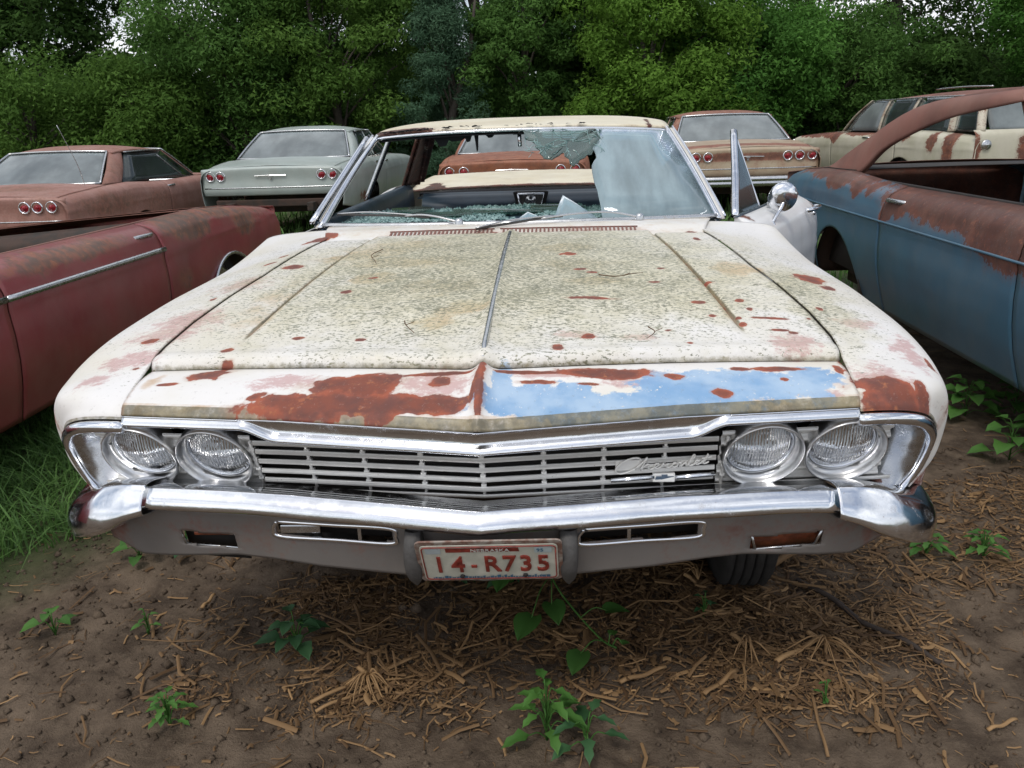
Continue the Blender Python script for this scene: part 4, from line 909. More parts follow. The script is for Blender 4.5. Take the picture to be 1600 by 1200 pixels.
# interior
inter = empty('interior'); inter.parent = hero
xx = np.linspace(-.80, .80, 30)
dash = []
for d, z in ((1.90, .975), (2.05, .985), (2.40, .985), (2.52, .972), (2.56, .93), (2.54, .70)):
    dash.append(np.stack([xx, d+.0*xx+.03*(1-(xx/.8)**2)*(-1), z-.02*np.abs(xx/.8)**4], 1))
sheet('dashboard', np.array([[dash[j][i] for j in range(6)] for i in range(30)]), M['interior'], inter, .004, flip=False)
b = Bag(); b.box((0, 3.1, .34), (1.66, 2.6, .03)); b.done('floor_pan', M['underbody'], inter)
bench(inter, 3.02, .90, M['interior'], .68, name='front_seat')
bench(inter, 3.95, .925, M['interior'], .70, name='rear_seat')
P = net([[(x, y_, .918+.008*math.sin((y_-3.9)*6)) for y_ in (3.98, 4.1, 4.2, 4.3)] for x in np.linspace(-.74, .74, 12)], 24, 10)
sheet('parcel_shelf', P, M['interior'], inter, .004)
for sg in (-1, 1):
    P = net([[(sg*(.80 if z < .96 else .83), y_, z) for z in (.40, .7, .95, .985)] for y_ in (1.95, 2.6, 3.3, 4.1)], 12, 8) if sg < 0 else net([[(sg*.82, y_, z) for z in (.40, .7, .93, .965)] for y_ in (3.0, 3.3, 3.7, 4.1)], 12, 8)
    sheet('door_lining', P, M['interior'], inter, .02, flip=(sg < 0))
b = Bag(); b.add([(-.115, 3.86, 1.0), (.115, 3.86, 1.0), (.085, 3.835, .895), (-.085, 3.835, .895), (-.10, 3.93, 1.0), (.10, 3.93, 1.0), (.08, 3.93, .895), (-.08, 3.93, .895)], [(0, 3, 2, 1), (0, 1, 5, 4), (0, 4, 7, 3), (1, 2, 6, 5), (3, 7, 6, 2)])
spk = b.done('speaker_housing', M['dark'], inter, bevel=.008)
spk.location.z = -.045
b = Bag()
q = [(-.082, 3.852, .985), (.082, 3.852, .985), (.064, 3.832, .908), (-.064, 3.832, .908)]
b.tube(q+q[:1], .008, 6, (0, 1, 0)); b.done('speaker_frame', M['chrome'], spk, smooth=True)
lathe('speaker_badge', [(0, .012), (.018, .010), (.020, .004), (.030, .006), (.034, .0)], M['dullchrome'], spk, Matrix.Translation((0, 3.845, .947)) @ Matrix.Rotation(R(100), 4, 'X'), 20)
sheet('speaker_grille', net([[q_ for q_ in (np.array(q[0])+(.0, .004, 0), np.array(q[3])+(0, .004, 0))], [q_ for q_ in (np.array(q[1])+(0, .004, 0), np.array(q[2])+(0, .004, 0))]], 6, 6, True, True), M['guard'], spk)
# crumbled glass lying on the dashboard
n = 7500; rg = np.random.default_rng(11)
px_ = rg.uniform(-.76, .42, n); py = 1.95+.58*rg.random(n)**1.1; keep = vnoise(px_, py, 8, 3, 6.) > -.35; px_, py = px_[keep], py[keep]; n = len(px_)
sz = rg.uniform(.003, .011, n); pz = .989+.010*np.maximum(0, vnoise(px_, py, 9, 3, 9.))+rg.uniform(0, .008, n)-.02*np.abs(px_/.8)**4
tet = np.array([(1, 0, -.4), (-.6, .8, -.3), (-.5, -.8, -.4), (.1, .0, .6)])
rot = rg.uniform(0, 6.28, n); V = np.zeros((n, 4, 3)); c_, s_ = np.cos(rot)[:, None], np.sin(rot)[:, None]
V[..., 0] = px_[:, None]+sz[:, None]*(tet[None, :, 0]*c_-tet[None, :, 1]*s_); V[..., 1] = py[:, None]+sz[:, None]*(tet[None, :, 0]*s_+tet[None, :, 1]*c_); V[..., 2] = pz[:, None]+sz[:, None]*tet[None, :, 2]*rg.uniform(.4, 1.2, n)[:, None]
base = np.arange(n)[:, None]*4; F = (base[:, None]+np.array([(0, 1, 3), (1, 2, 3), (2, 0, 3)])[None]).reshape(-1, 3)
new_mesh('glass_crumbs', V, F, M['crumb'], inter, False, kind='stuff')
b = Bag()
for x, y_, a, l_ in ((-.1, 2.2, .3, .5), (-.35, 2.1, -.2, .4), (.15, 2.3, .1, .35), (-.5, 2.35, .4, .25)):
    pts = [(x+l_*.5*math.cos(a+t)*random.uniform(.6, 1), y_+.12*math.sin(a+t)*random.uniform(.6, 1), 1.0+random.uniform(0, .012)) for t in np.linspace(0, 6.28, 9)[:-1]]
    b.add(pts, [tuple(range(8))])
solid(b.done('fallen_glass_sheets', M['crackglass'], inter), .005)
# wipers
for nm, pv, kn, t0, t1 in (('windshield_wiper', (-.215, 1.775, 1.006), (-.30, 1.80, 1.025), wsurf(.22, .07)+np.array([0, -.03, .012]), wsurf(.035, .085)+np.array([0, -.03, .015])), ('windshield_wiper', (.475, 1.80, 1.006), (.36, 1.79, 1.028), np.array([.10, 1.70, 1.02]), np.array([-.13, 1.56, 1.004]))):
    e = empty(nm); e.parent = hero
    lathe('wiper_pivot', [(0, .014), (.012, .012), (.016, .004), (.017, -.01)], M['dullchrome'], e, Matrix.Translation(pv), 12)
    strip('wiper_arm', e, [pv, kn, tuple(t0*.5+np.array(kn)*.5+np.array([0, 0, .006])), tuple(t0)], .006, M['dullchrome'], ry=.004)
    strip('wiper_blade', e, [tuple(t0+(t0-t1)*.35+np.array([0, 0, -.004])), tuple(t0), tuple(t1)], .005, M['guard'])
    strip('blade_spine', e, [tuple(t0+(t0-t1)*.2+np.array([0, -.003, .004])), tuple((t0+t1)/2+np.array([0, -.005, .012])), tuple(t1+np.array([0, -.003, .003]))], .003, M['dullchrome'])
# door glass frames: a vent window on each front door, built closed then moved with the open door
def vent_window(parent, ox=0, oy=0):
    v = empty('vent_window'); v.parent = parent
    f0, f1, r1 = (-.150+ox, .06+oy, .975), (-.285+ox, .47+oy, 1.300), (-.135+ox, .40+oy, .975)
    strip('vent_frame', v, [f0, (-.208+ox, .245+oy, 1.13), f1, ], .016, M['chrome'], 8, ry=.012)
    strip('vent_post', v, [f1, (-.21+ox, .44+oy, 1.13), r1], .007, M['chrome'], 6)
    strip('vent_base', v, [f0, r1], .009, M['chrome'], 6)
    solid(new_mesh('vent_pane', [f0, f1, r1], [(0, 1, 2)], M['glass_dark'], v, False), .004, 0)
lv = empty('left_vent_mount')
bpy.data.objects.remove(lv)
vw = empty('vent_window'); vw.parent = hero
f0, f1, r1 = (-.835, 1.93, 1.0), (-.690, 2.42, 1.318), (-.85, 2.30, 1.0)
strip('vent_frame', vw, [f0, f1], .011, M['chrome']); strip('vent_post', vw, [f1, r1], .007, M['chrome']); solid(new_mesh('vent_pane', [f0, f1, r1], [(0, 1, 2)], M['glass_dark'], vw, False), .004, 0)
strip('window_frame', hero, [(-.85, 3.0, 1.0), (-.70, 3.03, 1.325)], .012, M['dullchrome']); strip('window_frame', hero, [(-.85, 3.05, 1.0), (-.70, 3.08, 1.325)], .009, M['headliner'])
# the open driver's door
door = empty('open_door', (.985, 1.885, 0), R(-27)); door.parent = hero
ys = np.linspace(.0, 1.07, 30); zs = np.concatenate([np.linspace(.985, .90, 9), np.linspace(.87, .30, 20)])
Y, Z = np.meshgrid(ys, zs, indexing='ij')
zb = .985-.004*np.cos(Y*3); Z = Z+(zb-.985)*np.clip((Z-.8)/.18, 0, 1)
corner = np.clip((Y-1.0)/.07, 0, 1)**2*np.clip((Z-.90)/.08, 0, 1); Z = Z-.05*corner
X = -inset(Z, zb)-.004+.014*np.exp(-((Z-.70+.10*Y)/.02)**2)*(1)
P = np.stack([X, Y, Z], -1)
skin = sheet('door_skin', P, M['white_plain'], door, .004, flip=True, attrs=dict(rust=.0+ell(np.stack([Y, Z], -1), [(1.05, .93, .02, .02), (.06, .98, .05, .02)])))
Pi = P.copy(); Pi[..., 0] = np.minimum(Pi[..., 0], -.02)-.085+.0*X; Pi[..., 0] = -.135
sheet('door_inner_panel', Pi, M['interior'], door, .01, flip=False)
E1 = np.stack([P[-1], Pi[-1]], 1); sheet('door_rear_edge', net([[tuple(a), tuple(b_)] for a, b_ in E1], 29, 3, True), M['white_plain'], door, .004, attrs=dict(rust=np.full(87, .0)), flip=True)
E2 = np.stack([P[0], Pi[0]], 1); sheet('door_front_edge', net([[tuple(a), tuple(b_)] for a, b_ in E2], 29, 3, True), M['white_plain'], door, .004, attrs=dict(rust=np.full(87, .2)))
E3 = np.stack([P[:, 0], Pi[:, 0]], 1); sheet('door_sill', E3, M['dullchrome'], door, .004, flip=True)
strip('window_seal', door, [(-.105, .42, .992), (-.105, 1.02, .985)], .010, M['dullchrome'])
vent_window(door, .0, .0)
handle(door, 1, -.022, .955, .925, M['chrome'])
mr = empty('side_mirror'); mr.parent = door
mm = Matrix.Translation((-.03, .375, 1.025)) @ Matrix.Rotation(R(27+8), 4, 'Z') @ Matrix.Rotation(R(97), 4, 'X')
lathe('mirror_shell', [(0, .020), (.025, .019), (.045, .014), (.058, .005), (.064, -.006), (.065, -.014), (.062, -.016)], M['chrome'], mr, mm, 32)
lathe('mirror_glass', [(0, -.012), (.062, -.012)], M['reflector'], mr, mm, 32)
strip('mirror_arm', mr, [(-.05, .27, .925), (-.04, .30, .955), (-.03, .35, .99), (-.03, .372, 1.02)], .0075, M['chrome'], 8)
lathe('mirror_foot', [(0, .02), (.012, .018), (.018, .008), (.021, 0)], M['chrome'], mr, Matrix.Translation((-.052, .265, .918)) @ Matrix.Rotation(R(60), 4, 'Y'), 16)

# ---------------------------------------------------------------- ground height (rises gently at the back right)
def gh(x, y):
    x = np.asarray(x, float); y = np.asarray(y, float)
    far = np.clip((y-6)/4, 0, 1); far = far*far*(3-2*far)
    return far*np.interp(x, [-8, -5, -3.4, 0, 3, 5, 8], [-.12, -.10, .04, .06, .10, .17, .2])

# ---------------------------------------------------------------- the other cars
def xyell(lst, base=0.):
    return lambda P: np.maximum(ell(P, lst) if lst else 0, base)
# maroon convertible on the left
mc = tag(empty('convertible_car', (-3.0, .0, -.08), ry=R(-4.2)), 'roofless maroon car with a chrome side strip, close on the left of the white sedan', 'car')
mats = M['maroon']
BA = (BELT[0], [.76, .80, .85, .885, .915, .91, .915, .915, .885, .825, .80, .78])
rs = yzell([(3.55, .86, .30, .09, 1.25), (4.1, .88, .30, .05, .9), (4.45, .78, .25, .10, .95), (2.3, .86, .6, .05, .85), (4.9, .85, .35, .10, .6), (3.35, .55, .12, .12, .45), (1.95, .88, .12, .03, .6)], .10)
for sg in (-1, 1):
    side(mc, 'front_fender', sg, .05, 1.735, mats, rs, BA); d = side(mc, 'door', sg, 1.745, 3.12, mats, rs, BA); side(mc, 'quarter_panel', sg, 3.13, 5.36, mats, rs, BA, arches=((.86, .41, .27), (4.05, .42, .20)))
    for y0, y1 in ((.35, 1.735), (1.745, 3.14)):
        ys = np.linspace(y0, y1, 20); zc = .755+0*ys; x_ = Wd(ys)-inset(zc, np.interp(ys, *BA))+.006
        V, F = sweep(np.stack([sg*x_, ys, zc], 1), np.array([(-.006, -.014), (.004, -.012), (.007, 0), (.004, .012), (-.006, .014)]), True); new_mesh('side_moulding', V, F, M['dullchrome'], mc)
    handle(mc, sg, .945, 3.02, .845)
    # bright lip round the rear wheel opening
    an = np.linspace(R(12), R(168), 30); strip('wheel_lip', mc, [(sg*(1.0-.012*(math.sin(a) < .5)), 4.05-.43*math.cos(a), .20+.395*math.sin(a)) for a in an], .012, M['dullchrome'])
    wheel(mc, sg*.80, 4.05, .31, sg); wheel(mc, sg*.80, .86, .31, sg)
top(mc, 'hood', .10, 1.75, mats, .3, BA); top(mc, 'cowl', 1.77, 1.95, mats, .5, BA); top(mc, 'trunk_lid', 4.35, 5.33, M['brown'], .5, BA, crown=.01); top(mc, 'rear_shelf', 4.0, 4.33, M['brown'], .5, BA, crown=.01, dz=-.01)
tail(mc, mats, .4, BA); frame_rails(mc); rear_bumper(mc, M['dullchrome'])
b = Bag(); b.box((0, 3.0, .45), (1.66, 2.2, .04)); b.done('floor_pan', M['underbody'], mc)
for sg in (-1, 1):
    P = net([[(sg*.85, y_, z) for z in (.45, .7, .88, .915)] for y_ in (1.95, 2.6, 3.3, 4.1)], 12, 8); sheet('door_lining', P, M['brown'], mc, .03, flip=(sg < 0))
bench(mc, 3.05, .78, M['underbody'], .7, name='front_seat'); bench(mc, 3.9, .84, M['underbody'], .7, name='rear_seat')
b = Bag()
for k in range(5): b.box((.3+.05*k, .95+.2*k, .0), (.0, .0, .0)) if False else None
e_ = text('Super', .055, 0, 0, M['dullchrome'], 'script_emblem', 0, .002, parent=mc, MM=Matrix.Translation((1.004, 1.56, .655)) @ Matrix.Rotation(R(90), 4, 'Z') @ Matrix.Rotation(R(88), 4, 'X'), sx=1.5)
# a last front piece
P = net([[(x, .04+.06*abs(x)**3-.0, z) for z in (.80, .70, .55, .42)] for x in np.linspace(-.86, .86, 9)], 20, 8); sheet('grille_panel', P, M['dullchrome'], mc, .01, flip=True)

# blue fastback on the right
bc_ = tag(empty('fastback_car', (2.9, .05, .055)), 'blue fastback coupe with rust brown roof and upper flanks, right of the white sedan', 'car')
mats = M['blue']
rs = yzell([(4.9, .955, .42, .045, 1.2), (4.35, .95, .25, .05, 1.2), (3.95, .93, .20, .075, 1.2), (3.6, .92, .10, .08, 1.15), (3.4, .90, .06, .05, 1.), (2.2, .90, .95, .10, 1.25), (1.6, .82, .50, .13, 1.25), (2.9, .86, .12, .09, .8), (3.06, .80, .07, .08, .9), (.9, .72, .28, .2, .9), (1.35, .56, .10, .11, 1.1), (2.0, .80, .2, .06, 1.)], .0)
for sg in (-1, 1):
    side(bc_, 'front_fender', sg, .05, 1.735, mats, rs); side(bc_, 'door', sg, 1.745, 3.12, mats, rs); side(bc_, 'quarter_panel', sg, 3.13, 5.36, mats, rs, arches=((.86, .41, .27), (3.88, .41, .25)))
    ys = np.linspace(.4, 5.2, 60); zc = .748+0*ys; x_ = Wd(ys)-inset(zc, np.interp(ys, *BELT))+.002
    tube('body_crease', np.stack([sg*x_, ys, zc], 1), .006, mats, bc_, 6)
    handle(bc_, sg, .955, 3.02, .86); wheel(bc_, sg*.80, .86, .30, sg, tyre=True)
    P = net([[(sg*.845, y_, z) for z in (.35, .7, .90, .935)] for y_ in (1.80, 2.6, 3.3, 4.35)], 12, 8); sheet('door_lining', P, M['liner'], bc_, .02, flip=(sg > 0))
    # brake drum in the empty rear arch
    lathe('brake_drum', [(0, .05), (.05, .05), (.06, .02), (.135, .015), (.145, -.05), (.14, -.06)], M['underbody'], bc_, Matrix.Translation((sg*.72, 3.88, .30)) @ Matrix.Rotation(R(90)*sg, 4, 'Y'), 24)
    P = net([[(sg*.70, y_, z) for z in (.20, .45, .72)] for y_ in (3.4, 3.88, 4.35)], 8, 8); sheet('wheel_well', P, M['underbody'], bc_, .01)
    P = net([[(sg*(.68+.28*s_), 3.88+.43*math.cos(a), .25+.40*math.sin(a)) for s_ in (0, .5, 1)] for a in np.linspace(.05, 3.1, 12)], 24, 4); sheet('inner_arch', P, M['underbody'], bc_, .01)
top(bc_, 'hood', .10, 1.75, mats, .8); top(bc_, 'cowl', 1.77, 1.95, M['brown'], .5); top(bc_, 'trunk_lid', 4.62, 5.33, mats, .9); top(bc_, 'parcel_shelf', 3.95, 4.60, M['liner'], .5, crown=.01)
tail(bc_, mats, .8); frame_rails(bc_)
b = Bag(); b.box((0, 3.0, .40), (1.66, 2.2, .04)); b.done('floor_pan', M['underbody'], bc_)
bench(bc_, 3.0, .74, M['liner'], .66, name='front_seat')
P = net([[(x, .04+.06*abs(x)**3, z) for z in (.80, .70, .55, .42)] for x in np.linspace(-.86, .86, 9)], 20, 8); sheet('grille_panel', P, M['dullchrome'], bc_, .01, flip=True)
greenhouse(bc_, M['brown'], M['brown'], .9, T=(2.75, 3.45), Cb=(4.25, 4.6), zr=1.348, zb=.955, crown=.05, ws=False, bl=False, sideglass=False, sail=False)
for sg in (-1, 1):
    fr_ = cr(np.array([(.845, 3.92, .95), (.84, 3.86, .985), (.79, 3.66, 1.12), (.735, 3.10, 1.265), (.70, 2.43, 1.34)]), 26)
    bk_ = cr(np.array([(.85, 4.50, .955), (.835, 4.42, .985), (.79, 4.08, 1.12), (.715, 3.45, 1.325), (.66, 2.50, 1.378)]), 26)
    mid_ = fr_*.5+bk_*.5+np.array([.010, 0, .004]); top_ = bk_+np.array([-.12, .03, .004])
    P = np.stack([fr_+np.array([-.03, 0, .01]), fr_+np.array([-.002, 0, 0]), fr_, fr_*.96+bk_*.04+np.array([.003, 0, 0]), mid_, bk_*.96+fr_*.04+np.array([.003, 0, .001]), bk_, bk_+np.array([-.004, .002, .002]), top_], 1); P[..., 0] *= sg
    sheet('roof_sail', P, M['brown'], bc_, .008, flip=(sg < 0))
    P = np.stack([fr_+np.array([-.034, .004, .006]), mid_+np.array([-.035, 0, 0]), bk_+np.array([-.05, 0, -.012])], 1); P[..., 0] *= sg
    sheet('sail_lining', P, M['headliner'], bc_, .004)

def rear_car(name, label, loc, mat, lights, style, rust_side, rust_top, roofrust=.35, rbump=None, rotz=0., wheels=True, **kw):
    e = tag(empty(name, loc, math.pi+rotz), label, 'car')
    tr = M['dullchrome']
    segs = (('front_fender', .05, 1.84), ('front_door', 1.85, 2.98), ('rear_door', 2.99, 3.72), ('quarter_panel', 3.73, 5.36)) if style in ('sedan', 'wagon') else (('front_fender', .05, 1.735), ('door', 1.745, 3.12), ('quarter_panel', 3.13, 5.36))
    for sg in (-1, 1):
        for nm, y0, y1 in segs: side(e, nm, sg, y0, y1, mat, rust_side)
        handle(e, sg, .95, segs[1][2]-.09, .86)
        if len(segs) == 4: handle(e, sg, .95, 3.62, .87)
        if wheels: wheel(e, sg*.80, 3.88, .31, sg); 
        wheel(e, sg*.80, .86, .31, sg)
    top(e, 'hood', .10, 1.75, mat, rust_top); top(e, 'cowl', 1.76, 1.95, mat, .4)
    if style != 'wagon':
        top(e, 'trunk_lid', 4.42, 5.335, mat, rust_top, crown=.035); top(e, 'parcel_shelf', 3.95, 4.40, M['liner'], .2, crown=.0, dz=-.02)
        tl_ = tail(e, mat, rust_top if callable(rust_top) else .3)
        for x, z in lights:
            for sg in (-1, 1): taillight(e, sg*x, 5.362-.05*abs(x/.9)**4, z, .050)
        b = Bag(); b.tube([(-.20, 5.385, .80), (0, 5.39, .806), (.20, 5.385, .80)], .006, 6); b.box((0, 5.388, .795), (.05, .012, .02)); b.tube([(0, 5.37, .765), (0, 5.39, .765)], .012, 8); b.done('trunk_emblem', M['dullchrome'], e)
        b = Bag(); b.tube([(x, 5.372-.05*abs(x/.9)**4, .655) for x in np.linspace(-.88, .88, 15)], .008, 6); b.done('tail_moulding', tr, e, smooth=True)
        greenhouse(e, mat, tr, roofrust, **kw)
    frame_rails(e); bench(e, 2.98, .82, M['liner'], .66, name='front_seat')
    b = Bag(); b.box((0, 3.0, .40), (1.66, 2.2, .04)); b.done('floor_pan', M['underbody'], e)
    if rbump: rear_bumper(e, M[rbump])
    P = net([[(x, .04+.06*abs(x)**3, z) for z in (.80, .70, .55, .42)] for x in np.linspace(-.86, .86, 9)], 20, 8); sheet('grille_panel', P, M['dullchrome'], e, .01, flip=True)
    return e
SL = 5.37
c1 = rear_car('sedan_car', 'pale grey-green sedan seen from behind, bumper missing, with two round red lights each side', (-3.42, 9.0+SL, .045), M['silver'], ((.78, .80), (.645, .80)), 'sedan', yzell([(4.5, .45, .4, .1, .6)], .02), xyell([], .03), .02, wheels=False)
c2 = rear_car('coupe_car', 'rusted salmon car at the far left with three round tail lights and a thin aerial', (-5.85, 7.0+SL, -.115), M['salmon'], ((.475, .80), (.61, .80), (.755, .80)), 'coupe', yzell([(4.6, .75, .8, .15, .7), (3.5, .7, .5, .2, .6), (1.5, .6, .6, .2, .6)], .30), xyell([(0, 4.9, .7, .3, .7)], .35), .45, 'brown', posts=(), vent=True)
c3 = rear_car('sedan_car', 'pinkish tan rusted sedan with six round red tail lights, behind the open white door', (2.60, 9.5+SL, .085), M['tan'], ((.50, .805), (.65, .805), (.81, .805)), 'sedan', yzell([(4.6, .8, .7, .15, .8), (3.0, .8, .8, .1, .6)], .3), lambda P: np.maximum(.25, 1.1*np.exp(-((P[..., 2]-.80)/.055)**2)*(P[..., 1] > 5.2)+.8*np.exp(-((P[..., 1]-5.15)/.16)**2)*(P[..., 1] < 5.34)), .75, 'dullchrome')
c4 = rear_car('sedan_car', 'orange rusted sedan seen through the smashed windshield of the white sedan', (-.38, 9.0+SL, .03), M['orange'], ((.78, .79), (.60, .79)), 'sedan', yzell([(4.5, .7, .8, .2, .6)], .3), xyell([(0, 4.9, .6, .3, .5)], .4), .5, 'brown')
c5 = rear_car('coupe_car', 'bright orange car barely in view at the left edge, behind the salmon coupe', (-12.4, 12.0+SL, -.35), M['orange'], ((.78, .79), (.60, .79)), 'coupe', yzell([], .1), xyell([], .1), .1, posts=())
strip('aerial', c2, [(-.70, 4.55, .93), (-.68, 4.6, 1.2), (-.60, 4.72, 1.62)], .0035, M['dullchrome'], 5)
# the wagon: long roof, side windows and tailgate
wg = rear_car('station_wagon', 'cream and rust station wagon at the back right, beyond the blue fastback', (5.25, 8.9+SL, .17), M['wagon'], (), 'wagon', yzell([(4.9, .85, .12, .3, .9), (2.6, .93, .5, .05, .9), (3.1, .86, .12, .06, .9), (1.9, .88, .15, .1, 1.), (3.9, .9, .15, .08, .9), (1.0, .90, .9, .06, 1.), (4.55, .82, .10, .12, 1.)], .1), xyell([(0, .9, .9, .9, 1.1)], .6), rotz=R(8))
nx, ny = 25, 40; a = np.linspace(-1, 1, nx); b_ = np.linspace(0, 1, ny); A, B = np.meshgrid(a, b_, indexing='ij')
X = A*.70; Y = 2.42+.06*A*A+B*2.72; Z = 1.385-.03*np.abs(A)**3+.06*np.sin(np.clip(B*1.7, 0, 1)*math.pi/2)*(1-.7*np.abs(A)**3)
P = np.stack([X, Y, Z], -1); sheet('roof', P, M['brown'], wg, .03)
for sg in (-1, 1):
    for y0, y1, w_ in ((1.93, 2.46, .03), (2.98, 2.98, .028), (3.70, 3.72, .035), (4.72, 4.66, .05), (5.30, 5.12, .05)):
        po = strip('window_post', wg, [(sg*.845, y0, .95), (sg*.79, (y0+y1)/2, 1.18), (sg*.70, y1, 1.37)], w_, M['wagon'], 8, ry=.014)
        at_ = po.data.attributes.new('rust', 'FLOAT', 'POINT'); at_.data.foreach_set('value', np.full(len(po.data.vertices), .45, dtype=np.float32))
    strip('drip_rail', wg, [(sg*.715, 2.44, 1.365), (sg*.73, 3.8, 1.375), (sg*.715, 5.12, 1.365)], .010, M['dullchrome'])
    strip('roof_rack_rail', wg, [(sg*.60, 3.9, 1.47), (sg*.60, 4.5, 1.475), (sg*.60, 5.05, 1.46)], .010, M['dullchrome'])
    for y0, y1, t0, t1 in ((2.02, 2.96, 2.50, 2.96), (3.01, 3.68, 3.01, 3.70), (3.75, 4.68, 3.76, 4.62), (4.78, 5.26, 4.72, 5.09)):
        q = [[(sg*.84, y0, .95), (sg*.84, y1, .95)], [(sg*.785, (y0+t0)/2, 1.18), (sg*.785, (y1+t1)/2, 1.18)], [(sg*.70, t0, 1.365), (sg*.70, t1, 1.365)]]
        sheet('side_window', net(q, 8, 6, linv=True), M['glass_dark'] if y0 > 2.5 else M['glass'], wg, .004)
    lathe('tail_light', [(0, .02), (.03, .018), (.035, .010), (.055, .016), (.06, 0)], M['dullchrome'], wg, Matrix.Translation((sg*.80, 5.37, .80)) @ Matrix.Rotation(R(-90), 4, 'X'), 20)
g_ = [[(x, 5.02+.10*(1-x*x), 1.36), (x, 5.14+.08*(1-x*x), 1.16), (x, 5.26+.06*(1-x*x), .96)] for x in np.linspace(-.72, .72, 7)]
sheet('tailgate_window', net(g_, 20, 10), M['glass'], wg, .005)
g_ = [[(x, 5.285+.06*(1-x*x), .97), (x, 5.34+.045*(1-x*x), .90), (x, 5.345+.045*(1-x*x), .72), (x, 5.33+.045*(1-x*x), .56)] for x in np.linspace(-.93, .93, 9)]
P = net(g_, 40, 24); sheet('tailgate', P, M['wagon'], wg, .005, attrs=dict(rust=ell(np.stack([P[..., 0], P[..., 2]], -1), [(.25, .86, .16, .10, .8), (.30, .72, .12, .12, .8), (.90, .75, .05, .2, .9)])))
strip('tailgate_handle', wg, [(-.1, 5.41, .83), (.08, 5.41, .83)], .015, M['dullchrome']); rear_bumper(wg, M['dullchrome'])
g_ = [[(x, 1.83+.12*x*x, .95), (x, 2.10+.10*x*x, 1.16), (x, 2.36+.08*x*x, 1.37)] for x in np.linspace(-.78, .78, 7)]
P = net(g_, 20, 10); P[..., 0] *= np.linspace(1, .84, 10)[None]; sheet('front_window', P, M['glass'], wg, .005)
# ---------------------------------------------------------------- ground
def cat(*a): return np.unique(np.round(np.concatenate(a), 5))
gx = cat(np.linspace(-160, -20, 18), np.linspace(-20, -4, 50), np.linspace(-4, -1.8, 60), np.linspace(-1.8, 2.2, 300), np.linspace(2.2, 5, 60), np.linspace(5, 20, 50), np.linspace(20, 160, 18))
gy = cat(np.linspace(-60, -3, 10), np.linspace(-3, -.1, 40), np.linspace(-.1, 1.6, 130), np.linspace(1.6, 6, 110), np.linspace(6, 30, 80), np.linspace(30, 170, 16))
def clump(x, y):   # where the crop litter lies thickest, 0..1
    Q = np.stack([x, y], -1)
    return ell(Q, [(.50, .68, .52, .30, 1.), (.20, .75, .5, .35, .9), (-.35, .62, .42, .22, .8), (-.55, .35, .25, .10, .7), (.95, .60, .16, .30, .75), (-.30, .30, .25, .10, .8), (.1, .42, .4, .12, .7), (.6, .32, .4, .08, .6), (1.35, .95, .35, .15, .35), (1.9, 2.0, .5, .9, .4)])
def gz(x, y):
    near = np.clip(1-(np.abs(y-.8))/4, 0, 1)
    z = .022*vnoise(x, y, 21, 4, 1.3)+.020*vnoise(x, y, 22, 5, 5.)*near+.011*vnoise(x, y, 23, 4, 17.)*near+.005*vnoise(x, y, 24, 3, 50.)*near
    z = z+.030*clump(x, y)*(.5+.5*vnoise(x, y, 25, 3, 4.))
    return z-.008+gh(x, y)
GX, GY = np.meshgrid(gx, gy, indexing='ij'); GZ = gz(GX, GY)
g = G('dark_garden_soil')
n1 = g.noise(7, 9, .65); n2 = g.noise(55, 7, .7); n3 = g.noise(1.3, 5)
soil = g.mix(g.step(n1, .35, .68), (.082, .058, .040), (.195, .145, .102))
soil = g.mix(g.math('MULTIPLY', g.step(n2, .52, .7), .55), soil, (.19, .145, .10))
soil = g.mix(g.math('MULTIPLY', g.step(g.attr('grass'), .2, .8), .8), soil, (.045, .075, .022))
g.set(Base_Color=soil, Roughness=.9); g.p.inputs['Specular IOR Level'].default_value = .25
g.bump(g.math('ADD', n2, g.noise(170, 5, .7)), .8, .010)
M['soil'] = g.m
grs = np.clip((vnoise(GX, GY, 31, 3, .5)+.5), 0, 1)*np.clip((GY-3.5)/3, 0, 1)+ell(np.stack([GX, GY], -1), [(-2.0, 1.5, .6, .9)])+np.clip((np.hypot(GX, GY-5)-14)/4, 0, 1)
grd = new_mesh('ground', np.stack([GX, GY, GZ], -1), gridF(len(gx), len(gy)), M['soil'], attrs=dict(grass=np.clip(grs, 0, 1)), kind='structure')

# ---------------------------------------------------------------- leafy and strawy materials coloured by a per-piece shade value
def leafmat(name, dark, light, rough=.55, trans=.35, spec=.3):
    g = G(name); c_ = g.mix(g.attr('shade'), dark, light)
    g.set(Base_Color=c_, Roughness=rough); g.p.inputs['Specular IOR Level'].default_value = spec
    t_ = g.n('ShaderNodeBsdfTranslucent'); g.l(g.mix(.5, c_, tuple(min(1, q*1.5) for q in light)), t_.inputs[0])
    m_ = g.n('ShaderNodeMixShader'); m_.inputs[0].default_value = trans
    g.l(g.p.outputs[0], m_.inputs[1]); g.l(t_.outputs[0], m_.inputs[2]); g.l(m_.outputs[0], g.o.inputs[0]); return g.m
M['straw'] = leafmat('dry_straw', (.085, .048, .024), (.43, .265, .125), .7, .1)
M['grass'] = leafmat('green_grass', (.05, .11, .03), (.17, .32, .085))
M['weed'] = leafmat('weed_leaf', (.030, .09, .035), (.075, .18, .075))
M['weedlight'] = leafmat('bright_weed_leaf', (.05, .14, .028), (.11, .26, .055))

